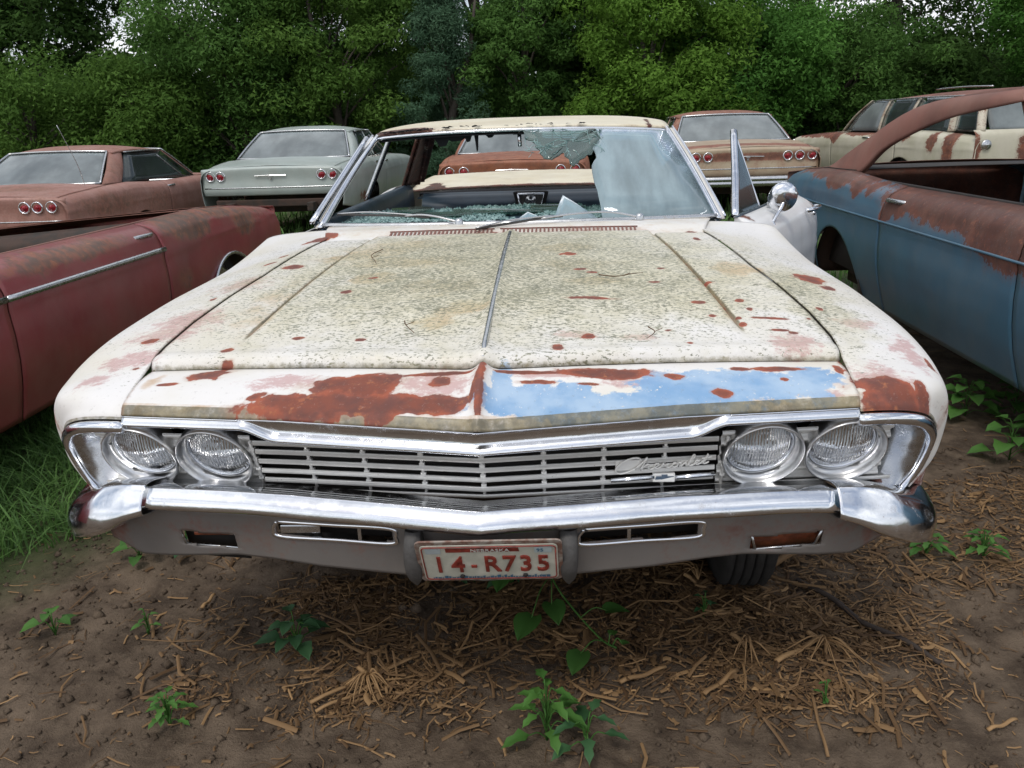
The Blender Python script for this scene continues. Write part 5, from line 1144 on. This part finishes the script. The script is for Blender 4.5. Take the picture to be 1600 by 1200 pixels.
# crop litter: thousands of short bent flat pieces
def litter(n, seed, area, lenr, widr, dens):
    r_ = np.random.default_rng(seed); x = r_.uniform(area[0], area[1], n*4); y = r_.uniform(area[2], area[3], n*4)
    k = r_.random(n*4) < dens(x, y); x, y = x[k][:n], y[k][:n]; n = len(x)
    ln = r_.uniform(*lenr, n)*(.4+r_.random(n)**3*2.0); wd = r_.uniform(*widr, n)*(.6+.8*r_.random(n)**2); a = r_.uniform(0, 6.28, n); tilt = r_.normal(0, .22, n)
    dx, dy = np.cos(a), np.sin(a); V = np.zeros((n, 3, 3, 3)); bend = r_.normal(0, .38, n)
    z0 = gz(x, y)+.003+r_.random(n)**2*.022*(clump(x, y)+.12)
    for i, q in enumerate((-.5, 0, .5)):
        cx_ = x+dx*ln*q-dy*bend*ln*(q*q-.1); cy_ = y+dy*ln*q+dx*bend*ln*(q*q-.1); cz = z0+ln*q*tilt*.5+np.abs(tilt)*ln*.22
        for j, w_ in enumerate((-.5, 0, .5)):
            V[:, i, j, 0] = cx_-dy*wd*w_; V[:, i, j, 1] = cy_+dx*wd*w_; V[:, i, j, 2] = cz+(wd*.45 if j == 1 else 0)
    b0 = np.arange(n)[:, None, None]*9; loc_ = np.array([[i*3+j, (i+1)*3+j, (i+1)*3+j+1, i*3+j+1] for i in (0, 1) for j in (0, 1)])
    F = (b0+loc_[None]).reshape(-1, 4); sh = np.repeat(np.clip(r_.beta(1.3, 2.8, n), 0, 1), 9)
    return V.reshape(-1, 3), F, sh
d1 = lambda x, y: .018+.97*clump(x, y)*np.clip(.6+.9*vnoise(x, y, 41, 3, 5.), .08, 1)
parts_ = [litter(22000, 1, (-1.7, 2.2, .02, 1.6), (.012, .050), (.0018, .0065), d1), litter(3200, 4, (-1.3, 1.9, .02, 1.5), (.018, .06), (.006, .014), d1), litter(1500, 2, (-1.4, 1.9, .02, 1.5), (.04, .11), (.004, .010), d1), litter(2500, 3, (1.1, 4.2, .8, 5.), (.02, .07), (.002, .007), lambda x, y: .4+0*x)]
V = np.concatenate([p[0] for p in parts_]); off = np.cumsum([0]+[len(p[0]) for p in parts_]); F = np.concatenate([p[1]+off[i] for i, p in enumerate(parts_)]); sh = np.concatenate([p[2] for p in parts_])
new_mesh('crop_litter', V, F, M['straw'], smooth=False, attrs=dict(shade=sh), kind='stuff')
# soil crumbs
r_ = np.random.default_rng(5); n = 5200; x = r_.uniform(-1.7, 2.3, n); y = r_.uniform(.02, 1.9, n); sz = r_.uniform(.003, .008, n)*(1+2*r_.random(n)**8)
oc = np.array([(1, 0, 0), (0, 1, 0), (-1, 0, 0), (0, -1, 0), (0, 0, .8), (0, 0, -.8)]); jit = 1+.35*r_.normal(0, 1, (n, 6, 3)).clip(-1, 1)
V = oc[None]*jit*sz[:, None, None]+np.stack([x, y, gz(x, y)+sz*.2], 1)[:, None]
F = (np.arange(n)[:, None, None]*6+np.array([(0, 1, 4), (1, 2, 4), (2, 3, 4), (3, 0, 4), (1, 0, 5), (2, 1, 5), (3, 2, 5), (0, 3, 5)])[None]).reshape(-1, 3)
new_mesh('soil_crumbs', V, F, M['soil'], smooth=False, attrs=dict(grass=np.zeros(n*6)), kind='stuff')

def piece(path, r, shade=.7, k=7, flat=1., hollow=False):
    V, F = sweep(path, circ(r, k, r*flat), True, scale=np.linspace(1.05, .9, len(path))); return V, F
def stalk(p0, p1, r, label, z=.018, shade=.75, flat=.7):
    a, b_ = np.array(p0, float), np.array(p1, float); t = np.linspace(0, 1, 9)[:, None]; q = a+(b_-a)*t
    c = np.zeros((9, 3)); c[:, :2] = q-a; zz_ = gz(q[:, 0], q[:, 1]); c[:, 2] = np.linspace(zz_[:3].mean(), zz_[-3:].mean(), 9)+z+.004*np.sin(t[:, 0]*9)-float(gz(*a))
    V, F = piece(c, r, flat=flat)
    o = new_mesh('corn_stalk', V, F, M['straw'], None, True, dict(shade=np.full(len(V), shade)+.15*np.sin(np.arange(len(V))*1.7))); o.location = (a[0], a[1], float(gz(*a)))
    return tag(o, label, 'stalk', 'dry stalk pieces lying on the soil in front of the white sedan')
stalk((.70, .415), (.85, .52), .008, 'straight pale stalk lying under the right headlights, next to the splayed root clump')
stalk((.60, .40), (.50, .30), .007, 'tan stalk piece lying left of the splayed root clump, pointing to the lower left', shade=.55)
stalk((.58, .62), (.66, .635), .011, 'thick short cream stalk lying in the litter in front of the right wheel', shade=.85)
stalk((-.46, .26), (-.22, .44), .006, 'long thin stalk slanting across the litter right of the dark green weed', shade=.6)
stalk((-.44, .235), (-.30, .33), .005, 'thin split stalk lying beside the long slanting one, right of the dark green weed', shade=.7)
stalk((-.93, .72), (-.925, .80), .006, 'single upright-looking straw below the left headlights', shade=.9)
stalk((.74, .12), (.755, .30), .004, 'very thin twig pointing away from us at the lower right', shade=.45)
stalk((-.10, .37), (.05, .50), .005, 'thin brown stalk in the middle of the litter below the licence plate', shade=.35)
stalk((.30, .34), (.42, .40), .007, 'curved tan stalk left of the bare brown ground, below the round vine leaves', shade=.6)
stalk((1.12, .20), (1.2, .235), .005, 'short pale straw at the far lower right corner', shade=.8)
# dark branch
q = np.array([(.86, .80, .0), (.93, .70, .01), (.98, .60, .012), (1.06, .52, .01), (1.12, .44, .0)]); q[:, 2] += gz(q[:, 0], q[:, 1])+.012; q0 = q[0].copy()
V, F = piece(cr(q-q0, 26), .009, flat=.8); o = new_mesh('fallen_branch', V, F, plain('dark_wet_bark', (.05, .036, .028), .8, scale=30), None); o.location = q0
tag(o, 'dark crooked branch lying on the soil below the right end of the bumper', 'branch')
q = np.array([(.80, .86, .0), (.86, .90, .03), (.92, .955, .02)]); q[:, 2] += gz(q[:, 0], q[:, 1])+.02; q0 = q[0].copy()
V, F = piece(cr(q-q0, 16), .012, flat=.8); o = new_mesh('stalk_knuckle', V, F, M['straw'], None, attrs=dict(shade=np.full(len(V), .35))); o.location = q0
tag(o, 'thick grey stalk with a knobbly end beside the front right wheel', 'stalk')
# root clumps with splayed roots
def roots(x, y, n, lr, a0, a1, label, seed, cx_=.0):
    r2 = random.Random(seed); b = Bag(); z = float(gz(x, y)); b2 = Bag()
    for i in range(n):
        a = a0+(a1-a0)*(i+.5)/n+r2.uniform(-.3, .3); l_ = lr*r2.uniform(.4, 1.2); h = r2.uniform(.005, .045); w_ = r2.uniform(-.9, .9)
        pts = [(0, 0, .03), (math.cos(a)*l_*.35, math.sin(a)*l_*.35, .03+h*.6), (math.cos(a+w_*.3)*l_*.75, math.sin(a+w_*.3)*l_*.75, h*.7), (math.cos(a+w_*.5)*l_, math.sin(a+w_*.5)*l_, .0)]
        b.tube(cr(np.array(pts), 9), r2.uniform(.0016, .003), 5, scale=np.linspace(1.2, .5, 9))
    b.tube(cr(np.array([(0, 0, .005), (-.01, .01, .02), (-.035, .03, .03)]), 8), .007, 7)
    o = b.done('root_clump', M['straw'], smooth=True); o.data.attributes.new('shade', 'FLOAT', 'POINT').data.foreach_set('value', np.random.default_rng(seed).uniform(.45, .95, len(o.data.vertices)).astype(np.float32))
    o.location = (x, y, z); return tag(o, label, 'roots')
roots(.845, .50, 13, .13, R(215), R(330), 'dried corn roots splayed like a fan, below the right headlights', 1)
roots(-.33, .345, 18, .085, R(190), R(345), 'bushy dried root clump at the end of the slanting stalk, lower left of centre', 2)
roots(.645, .50, 8, .09, R(225), R(320), 'small pale root fan left of the larger splayed roots', 3)
roots(.56, .76, 9, .14, R(60), R(125), 'upright tuft of dry stems left of the front right wheel', 4)

# dry twigs lying on the hood of the white sedan
def hood_twig(pts, r, label):
    q = np.array([(x, y, float(topz(abs(x), y))+.014+h) for x, y, h in pts]); q0 = q[0].copy(); b = Bag(); b.tube(cr(q-q0, 20), r, 5, scale=np.linspace(1.1, .5, 20))
    k = cr(q-q0, 20)[9]; b.tube([tuple(k), tuple(k+np.array([.018, .012, .004]))], r*.6, 4)
    o = b.done('twig', M['straw'], smooth=True); o.data.attributes.new('shade', 'FLOAT', 'POINT').data.foreach_set('value', np.full(len(o.data.vertices), .12, np.float32)); o.location = q0; tag(o, label, 'twig')
hood_twig([(-.20, .47, 0), (-.19, .43, .004), (-.165, .39, 0)], .0016, 'thin dark twig on the left half of the hood, near the front edge')
hood_twig([(-.395, 1.20, 0), (-.41, 1.10, .004), (-.385, 1.03, .002), (-.375, 1.0, 0)], .0014, 'curled hair-thin twig on the upper left of the hood')
hood_twig([(.27, .82, 0), (.315, .79, .004), (.36, .81, .006), (.39, .84, 0)], .0016, 'bent twig on the right half of the hood, above the long rust streak')
hood_twig([(.36, .42, 0), (.37, .38, .004), (.35, .35, 0)], .0014, 'short forked twig on the right half of the hood, close to the ridge')

# ---------------------------------------------------------------- grass
def blades(n, seed, gen, hr, wr, lean=.5):
    r3 = np.random.default_rng(seed); x, y = gen(r3, n); n = len(x); h = r3.uniform(*hr, n)*(.5+.7*r3.random(n)); w_ = r3.uniform(*wr, n); a = r3.uniform(0, 6.28, n); le = np.abs(r3.normal(lean, .3, n))
    fx, fy = np.cos(a), np.sin(a); z = gz(x, y)-.005; V = np.zeros((n, 7, 3))
    for i, (t, ww) in enumerate(((0, 1.), (.4, .85), (.75, .5))):
        cx_ = x+fx*h*le*t*t; cy_ = y+fy*h*le*t*t; cz = z+h*(t-.35*le*t*t)
        V[:, 2*i] = np.stack([cx_-fy*w_*ww/2, cy_+fx*w_*ww/2, cz], 1); V[:, 2*i+1] = np.stack([cx_+fy*w_*ww/2, cy_-fx*w_*ww/2, cz], 1)
    V[:, 6] = np.stack([x+fx*h*le, y+fy*h*le, z+h*(1-.42*le)], 1)
    F4 = (np.arange(n)[:, None, None]*7+np.array([(0, 1, 3, 2), (2, 3, 5, 4), (4, 5, 6, 6)])[None]).reshape(-1, 4)
    T = [tuple(f) if f[2] != f[3] else tuple(f[:3]) for f in F4.tolist()]
    sh = np.repeat(np.clip(r3.beta(2, 2.5, n), 0, 1), 7); return V.reshape(-1, 3), T, sh
def left_patch(r3, n):
    x = r3.uniform(-3.2, -1.12, n*4); y = r3.uniform(.7, 3.4, n*4); edge = .86+.5*np.clip((x+1.7)/.5, 0, 1)*1.3+.12*vnoise(x, y, 51, 3, 3.)
    d = np.clip((y-edge)*5, 0, 1)*np.clip((-1.10-x+.12*vnoise(y, x, 52, 2, 3.))*7, 0, 1)*(.35+.65*(vnoise(x, y, 53, 3, 4.) > -.3)); k = r3.random(n*4) < d; return x[k][:n], y[k][:n]
V, F, sh = blades(13000, 61, left_patch, (.08, .24), (.004, .009), .9)
new_mesh('tall_grass', V, F, M['grass'], smooth=False, attrs=dict(shade=sh), kind='stuff')
def far_patch(r3, n):
    x = r3.uniform(-13, 12, n*3); y = r3.uniform(5.2, 21, n*3); d = np.clip(vnoise(x, y, 31, 3, .5)+.75, 0, 1); k = r3.random(n*3) < d; return x[k][:n], y[k][:n]
V, F, sh = blades(26000, 62, far_patch, (.12, .34), (.012, .025), .6)
new_mesh('rough_grass', V, F, M['grass'], smooth=False, attrs=dict(shade=np.clip(sh+.1, 0, 1)), kind='stuff')
def mid_patch(r3, n):
    x = np.concatenate([r3.uniform(-2.1, -1.0, n//2), r3.uniform(1.0, 1.9, n//2)]); y = r3.uniform(2.6, 6.5, n//2*2); k = r3.random(len(x)) < np.clip(vnoise(x, y, 54, 3, 2.)+.35, 0, 1); return x[k], y[k]
V, F, sh = blades(7000, 63, mid_patch, (.06, .2), (.006, .012), .7)
new_mesh('gap_grass', V, F, M['grass'], smooth=False, attrs=dict(shade=sh), kind='stuff')

# ---------------------------------------------------------------- weeds
def leaf_geo(base, dirv, L_, W_, seed, droop=.35, heart=False, teeth=.0):
    """a leaf folded on its midrib: rows of 5 points across"""
    r4 = random.Random(seed); d = Vector(dirv).normalized(); side_ = d.cross(Vector((0, 0, 1))).normalized(); up = side_.cross(d)
    prof = [(0, .10), (.10, .62 if not heart else .95), (.28, .95 if not heart else 1.), (.5, .92), (.72, .62), (.9, .24), (1, .0)]
    if heart: prof[0] = (-.10, .55)
    V = []
    for i, (t, w_) in enumerate(prof):
        w_ = w_*(1+teeth*((-1)**i)); c = Vector(base)+d*L_*t+Vector((0, 0, -droop*L_*t*t)); 
        for s_ in (-1, -.5, 0, .5, 1): V.append(tuple(c+side_*W_*.5*w_*s_+up*(abs(s_)*.16*W_*w_+.03*W_*math.sin(s_*5+i))+(d*L_*-.08*abs(s_) if heart and i == 0 else Vector((0, 0, 0)))))
    F = [(i*5+j, i*5+j+1, (i+1)*5+j+1, (i+1)*5+j) for i in range(6) for j in range(4)]; return V, F
def setshade(o, v): 
    n_ = len(o.data.vertices); o.data.attributes.new('shade', 'FLOAT', 'POINT').data.foreach_set('value', np.clip(v+np.linspace(-.1, .1, n_), 0, 1).astype(np.float32))
def weed(x, y, n, L_, W_, seed, label, mat='weed', hgt=.06, spread=1., teeth=.12, name='weed'):
    r4 = random.Random(seed); z = float(gz(x, y)); e = tag(empty(name, (x, y, z), r4.uniform(0, 6)), label, 'weed'); st = Bag(); st.tube([(0, 0, -.01), (.003, 0, hgt*.6), (0, .004, hgt)], .0035, 6)
    for i in range(n):
        a = i*2.4+r4.uniform(-.3, .3); q = i/n; pl_ = L_*(.9-.5*q)*spread; h0 = hgt*q; h1 = h0+.022+.03*q+r4.uniform(0, .02)
        p1 = (math.cos(a)*pl_*.7, math.sin(a)*pl_*.7, h1); st.tube(cr(np.array([(0, 0, h0), (p1[0]*.5, p1[1]*.5, h1), p1]), 6), .0016, 5)
        l_ = L_*r4.uniform(.75, 1.15)*(1-.35*q); V, F = leaf_geo(p1, (math.cos(a), math.sin(a), .25), l_, W_*l_/L_, seed+i, .45, False, teeth)
        o = new_mesh('leaf', V, F, M[mat], e); setshade(o, r4.uniform(.2, .9))
    o = st.done('stem', M['weedlight'], e, smooth=True); setshade(o, .4); return e
weed(-.567, .50, 13, .075, .055, 1, 'broad leaved dark green weed below the left headlights', 'weed', .06)
weed(-.80, .22, 16, .045, .022, 2, 'small ferny weed at the lower left', 'weedlight', .03, teeth=.35)
weed(.12, .16, 17, .070, .032, 3, 'tall serrated weed at the bottom of the picture, right of centre', 'weedlight', .09, teeth=.3)
weed(.21, .13, 8, .075, .030, 13, 'low serrated weed touching the tall one at the bottom', 'weed', .04, teeth=.3)
weed(-1.31, .585, 5, .055, .050, 4, 'bright seedling with rounded leaves near the left edge', 'weedlight', .03)
weed(-1.038, .60, 6, .028, .018, 5, 'tiny seedling on bare soil below the left bumper end', 'weedlight', .02)
weed(-1.26, 1.0, 9, .060, .05, 6, 'leafy weed at the edge of the tall grass, behind the left bumper end', 'weedlight', .06)
weed(-1.12, 1.05, 7, .055, .04, 16, 'small leafy weed under the left bumper end', 'weed', .05)
for k, (x, y, h_, lb) in enumerate(((1.33, 1.02, .02, 'flat green weed on bare soil right of the bumper end, nearer the car'), (1.50, 1.0, .03, 'flat bright green weed right of its darker neighbour beside the bumper end'))): weed(x, y, 15, .055, .028, 20+k, lb, 'weedlight', h_, teeth=.3)
for k, (x, y, n_, lb) in enumerate(((2.05, 2.30, 20, 'bushy round leaved weed beside the right fender'), (2.22, 1.95, 18, 'low leafy weed in front of the bushy one, right of the fender'), (1.98, 1.78, 12, 'round leaved weed nearest the right fender tip'), (2.30, 2.35, 14, 'light green weed at the right edge below the blue car'), (2.12, 1.50, 9, 'small dark weed near the right edge, on bare soil'))): weed(x, y, n_, .10, .085, 30+k, lb, 'weedlight' if k != 4 else 'weed', .12 if k < 4 else .04, 1.2)
weed(.78, .275, 4, .022, .012, 44, 'tiny pair of seed leaves on bare soil at the lower right', 'weedlight', .02)
weed(.555, .62, 6, .03, .02, 45, 'small dark green sprig in the litter below the right grille', 'weed', .03)
for k, (x, y, lb) in enumerate(((-.11, .83, 'leafy weed growing under the licence plate, leftmost'), (.01, .80, 'leafy weed hanging under the licence plate, in the middle'), (-.21, .86, 'dark weed behind the left bumper guard'))): weed(x, y, 12, .07, .035, 50+k, lb, 'weed', .16)
# bindweed vine with heart shaped leaves
vz = lambda x, y, h=.0: (x, y, float(gz(x, y))+h)
v0 = Vector(vz(.064, .863)); ve = tag(empty('bindweed_vine', v0), 'trailing vine with heart shaped leaves growing out from under the licence plate', 'vine'); b = Bag()
main = [vz(.064, .863, .10), vz(.10, .76, .13), vz(.15, .66, .09), vz(.21, .585, .05), vz(.265, .50, .03), vz(.30, .465, .02)]
loc_ = lambda p: tuple(Vector(p)-v0)
b.tube(cr(np.array([loc_(p) for p in main]), 40), .0028, 6)
for (p0, p1, a, l_) in ((vz(.12, .70, .11), vz(.075, .56, .06), -2.0, .085), (vz(.10, .76, .13), vz(.135, .70, .13), .2, .07), (vz(.13, .70, .11), vz(.13, .62, .07), -1.3, .075), (vz(.21, .585, .05), vz(.285, .60, .05), .3, .065), (vz(.27, .49, .03), vz(.205, .43, .04), -1.9, .07), (vz(.07, .84, .1), vz(-.01, .74, .09), -1.8, .075), (vz(.29, .47, .02), vz(.315, .47, .03), .5, .025), (vz(.28, .48, .02), vz(.29, .50, .04), 1.2, .03)):
    b.tube(cr(np.array([loc_(p0), tuple((np.array(loc_(p0))+np.array(loc_(p1)))/2+np.array([0, 0, .02])), loc_(p1)]), 8), .0016, 5)
    V, F = leaf_geo(loc_(p1), (math.cos(a), math.sin(a), .0), l_, l_*.88, 3, .25, True); o = new_mesh('leaf', V, F, M['weedlight'], ve); setshade(o, random.uniform(.1, .6))
o = b.done('stem', M['weedlight'], ve, smooth=True); setshade(o, .8)

# ---------------------------------------------------------------- trees
LEAVES = {}
def lm(key, dark, light, tr_=.3): LEAVES[key] = leafmat(key, dark, light, .7, tr_+.08, .10)
lm('mid_green_leaves', (.042, .098, .022), (.115, .225, .052)); lm('yellow_green_leaves', (.070, .145, .020), (.17, .31, .05)); lm('blue_green_needles', (.048, .105, .060), (.12, .215, .125), .3)
lm('dark_green_leaves', (.030, .066, .016), (.085, .160, .040)); lm('bright_green_leaves', (.045, .12, .022), (.115, .26, .05)); lm('olive_leaves', (.052, .112, .020), (.125, .225, .046))
M['bark'] = plain('grey_brown_bark', (.085, .07, .058), .9, scale=14, bump=.5)
def tree(label, x, y, h, rx, rz, cz, leaf, seed, n=15000, size=.075, clumps=80, shape='round', droop=0., trunk=.16, group=None, cat_='tree', low=.15, name='tree', spread=.55):
    n = int(n*2.3); size *= .78
    r5 = np.random.default_rng(seed); z0 = float(gz(np.array(x), np.array(y))); e = tag(empty(name, (x, y, z0)), label, cat_, group)
    # clump centres fill an irregular crown
    u = r5.normal(0, 1, (clumps, 3)); u /= np.linalg.norm(u, axis=1)[:, None]; rad = .45+.55*r5.random(clumps)**.5
    lump = 1+.28*np.sin(u[:, 0]*4+seed)*np.cos(u[:, 2]*5+seed*2)+.12*r5.normal(0, 1, clumps)
    cc = u*rad[:, None]*lump[:, None]*np.array([rx, rx*.8, rz]); cc[:, 2] += cz
    if shape == 'cone': 
        t = r5.random(clumps)**.8; a = r5.uniform(0, 6.28, clumps); q = (.25+.75*r5.random(clumps)**.5)*(1-t*.86); cc = np.stack([rx*q*np.cos(a), rx*.85*q*np.sin(a), low+t*(h-low)], 1)
    cc[:, 2] = np.maximum(cc[:, 2], low)
    rc_ = rx*(.20+.16*r5.random(clumps))*(spread/.55)
    ci = r5.integers(0, clumps, n); d = r5.normal(0, 1, (n, 3)); d /= np.linalg.norm(d, axis=1)[:, None]; rr_ = r5.random(n)**.45
    off_ = d*rr_[:, None]*rc_[ci][:, None]*np.array([1.15, 1.15, .75]); off_[:, 2] -= droop*np.linalg.norm(off_[:, :2], axis=1)
    p = cc[ci]+off_; p[:, 2] = np.maximum(p[:, 2], .03)
    s_ = size*(.55+.8*r5.random(n)); nrm = d*.7+r5.normal(0, .55, (n, 3))+np.array([0, 0, .55]); nrm /= np.linalg.norm(nrm, axis=1)[:, None]
    t1 = np.cross(nrm, r5.normal(0, 1, (n, 3))); t1 /= np.linalg.norm(t1, axis=1)[:, None]+1e-9; t2 = np.cross(nrm, t1)
    asp = .32 if shape == 'cone' else .62
    V = np.stack([p-t1*s_[:, None]-t2*s_[:, None]*asp*.5, p+t1*s_[:, None], p+t2*s_[:, None]*asp-t1*s_[:, None]*.3], 1)
    cs = r5.random(clumps); sh = np.clip(.12*r5.random(n)+.62*cs[ci]+.16*r5.random(n)+.05, 0, 1)
    new_mesh('crown', V, np.arange(n*3).reshape(n, 3), LEAVES[leaf], e, False, dict(shade=np.repeat(sh, 3)), kind=None)
    b = Bag(); th = h*.72 if shape != 'cone' else h*.9; lean = r5.normal(0, .25, 2)
    tp = cr(np.array([(0, 0, -.1), (lean[0]*.3, lean[1]*.3, th*.35), (lean[0], lean[1], th*.7), (lean[0]*1.3, lean[1]*1.2, th)]), 14); b.tube(tp, trunk, 8, scale=np.linspace(1.2, .22, 14))
    for i in r5.choice(clumps, min(clumps, 16), replace=False):
        j = int(np.clip(cc[i, 2]*.55/th*13, 2, 12)); s0 = tp[j]; mid = s0*.5+cc[i]*.5+np.array([0, 0, .12*rx]); b.tube(cr(np.array([s0, mid, cc[i]]), 7), trunk*.30, 5, scale=np.linspace(1., .25, 7))
    b.done('trunk', M['bark'], e, smooth=True); return e
GRB = 'tall dark trees along the back of the yard'
# behind: tall dark trees, the sky shows between their tops
for k, (x, y, h, rx, rz, cz, lf, lb) in enumerate((
    (-29., 26, 10, 3.2, 4.0, 5.4, 'mid_green_leaves', 'tall tree at the left end of the tree line, out of the picture'),
    (-24., 25, 9.5, 3.0, 4.0, 5.0, 'dark_green_leaves', 'tall tree second from the left end of the tree line, out of the picture'),
    (-19., 25, 11, 3.4, 4.0, 6.5, 'dark_green_leaves', 'tall dark tree at the far left, top out of view'),
    (-17.0, 23.6, 9.5, 2.0, 3.0, 5.2, 'mid_green_leaves', 'leafy tree at the far left edge, beside the tall dark one'),
    (-15.2, 24, 10.5, 2.2, 3.2, 6.9, 'dark_green_leaves', 'tall dark tree with sky showing under its left side, above the salmon coupe'),
    (-11.8, 25, 12, 2.7, 4.6, 6.4, 'dark_green_leaves', 'tall dark tree behind the big willowy one on the left'),
    (-8.6, 24.5, 11, 2.1, 4.0, 6.6, 'mid_green_leaves', 'tall tree showing between two sky gaps, above the grey-green sedan'),
    (-5.4, 25.5, 12, 2.6, 5.2, 6.0, 'dark_green_leaves', 'tall dark tree behind the blue-green juniper'),
    (-2.2, 25, 12, 2.5, 5.2, 6.0, 'dark_green_leaves', 'tall dark tree straight above the white sedan roof'),
    (1.2, 25.5, 11.5, 2.4, 5., 5.6, 'dark_green_leaves', 'tall dark tree between the juniper and the yellow-green shrub'),
    (4.2, 24.5, 10.5, 2.2, 4.6, 5.4, 'mid_green_leaves', 'tall tree behind the bright yellow-green shrub'),
    (10.3, 25, 11.5, 2.7, 4.6, 6.0, 'dark_green_leaves', 'dark tree with pale sky at its left, behind the wagon'),
    (13.9, 25, 12, 2.9, 5., 5.8, 'dark_green_leaves', 'darkest tree at the right, above the wagon roof'),
    (17.6, 26, 11, 2.8, 4.8, 6.0, 'dark_green_leaves', 'dark tree at the far right edge'))):
    tree(lb, x, y, h, rx, rz, cz, lf, 100+k, 10500, .12, 64, trunk=.20, spread=.6, low=.3)
tree('thin open tree with bare limbs against the pale sky, right of centre', 7.4, 24, 10, 1.9, 2.6, 5.6, 'mid_green_leaves', 131, 3000, .10, 46, trunk=.17)
# in front: bushier trees and shrubs
for k, (x, y, h, rx, rz, cz, lf, n_, lb, cat_, nm) in enumerate((
    (-12.6, 18.5, 3.6, 2.1, 1.5, 1.8, 'olive_leaves', 17000, 'yellow-green bushy tree above the salmon coupe at the left edge', 'tree', 'bushy_tree'),
    (-9.8, 18.8, 3.8, 1.7, 1.4, 1.9, 'olive_leaves', 12000, 'olive green bush between the salmon coupe and the big willowy tree', 'bush', 'bush'),
    (-7.5, 19.5, 6.6, 2.2, 2.7, 3.4, 'mid_green_leaves', 22000, 'big rounded willowy tree left of the grey-green sedan', 'tree', 'willowy_tree'),
    (-5.0, 19.5, 6.8, 1.9, 2.8, 3.3, 'olive_leaves', 20000, 'tall bushy green tree above the grey-green sedan', 'tree', 'bushy_tree'),
    (-.55, 19.5, 5.8, 1.3, 2.0, 2.9, 'mid_green_leaves', 14000, 'rounded mid green tree above the middle of the white roof', 'tree', 'bushy_tree'),
    (.7, 20.5, 6.6, 1.1, 2.4, 3.6, 'dark_green_leaves', 9000, 'dark green tree between the mid green and the yellow-green ones', 'tree', 'bushy_tree'),
    (2.6, 18.8, 5.2, 1.75, 1.9, 2.5, 'yellow_green_leaves', 20000, 'bright yellow-green shrub left of the pinkish sedan roof', 'bush', 'large_bush'),
    (5.0, 20., 5.2, 1.9, 2.0, 2.6, 'bright_green_leaves', 20000, 'bright green tree above the pinkish tan sedan', 'tree', 'leafy_tree'),
    (7.6, 21, 4.3, 1.7, 1.6, 2.1, 'mid_green_leaves', 12000, 'darker leafy tree between the tan sedan and the wagon', 'tree', 'leafy_tree'),
    (12.2, 20, 5.2, 1.5, 1.5, 3.5, 'bright_green_leaves', 9000, 'light green leafy branches above the wagon roof at the right', 'tree', 'leafy_tree'))):
    tree(lb, x, y, h, rx, rz, cz, lf, 200+k, n_, .075, 95, trunk=.12, cat_=cat_, name=nm, low=.25, droop=.25 if nm == 'willowy_tree' else 0, group=None)
tree('blue-green juniper with a pointed top, left of the white roof centre', -2.55, 19., 4.6, 1.45, 2.3, 2.2, 'blue_green_needles', 231, 26000, .065, 150, 'cone', -.35, .12, name='juniper', low=.2, spread=.42)
for k, (x, w_) in enumerate(((-14, 2.0), (-10.6, 1.9), (-7.1, 1.8), (-3.8, 1.8), (-.3, 1.7), (3., 1.8), (6.6, 1.8), (10.2, 1.9), (13.8, 2.0), (17, 2.))):
    tree(['undergrowth shrub at the far left foot of the trees', 'undergrowth shrub behind the salmon coupe', 'undergrowth shrub left of the grey-green sedan', 'undergrowth shrub right of the grey-green sedan', 'undergrowth shrub behind the white sedan roof', 'undergrowth shrub left of the pinkish tan sedan', 'undergrowth shrub right of the pinkish tan sedan', 'undergrowth shrub behind the wagon hood', 'undergrowth shrub behind the wagon roof', 'undergrowth shrub at the far right foot of the trees'][k], x, 22.3, 3., w_+.3, 1.5, 1.3, 'dark_green_leaves', 300+k, 7500, .11, 50, trunk=.06, cat_='bush', name='shrub', low=.15)
# a distant wood that reads as one mass, closing the view under the crowns
r6 = np.random.default_rng(77); n = 30000; x = r6.uniform(-45, 45, n); y = 30+r6.uniform(0, 4, n)+.004*x*x; z = r6.random(n)*(4.2+1.2*vnoise(x, 0*x, 78, 3, .2)); s_ = .28*(.6+.8*r6.random(n))
nr = r6.normal(0, 1, (n, 3)); nr /= np.linalg.norm(nr, axis=1)[:, None]; t1 = np.cross(nr, r6.normal(0, 1, (n, 3))); t1 /= np.linalg.norm(t1, axis=1)[:, None]; t2 = np.cross(nr, t1); p = np.stack([x, y, z], 1)
V = np.stack([p-t1*s_[:, None], p-t2*s_[:, None]*.5, p+t1*s_[:, None], p+t2*s_[:, None]*.5], 1)
new_mesh('far_wood', V, np.arange(n*4).reshape(n, 4), LEAVES['dark_green_leaves'], None, False, dict(shade=np.repeat(r6.random(n), 4)), kind='stuff')
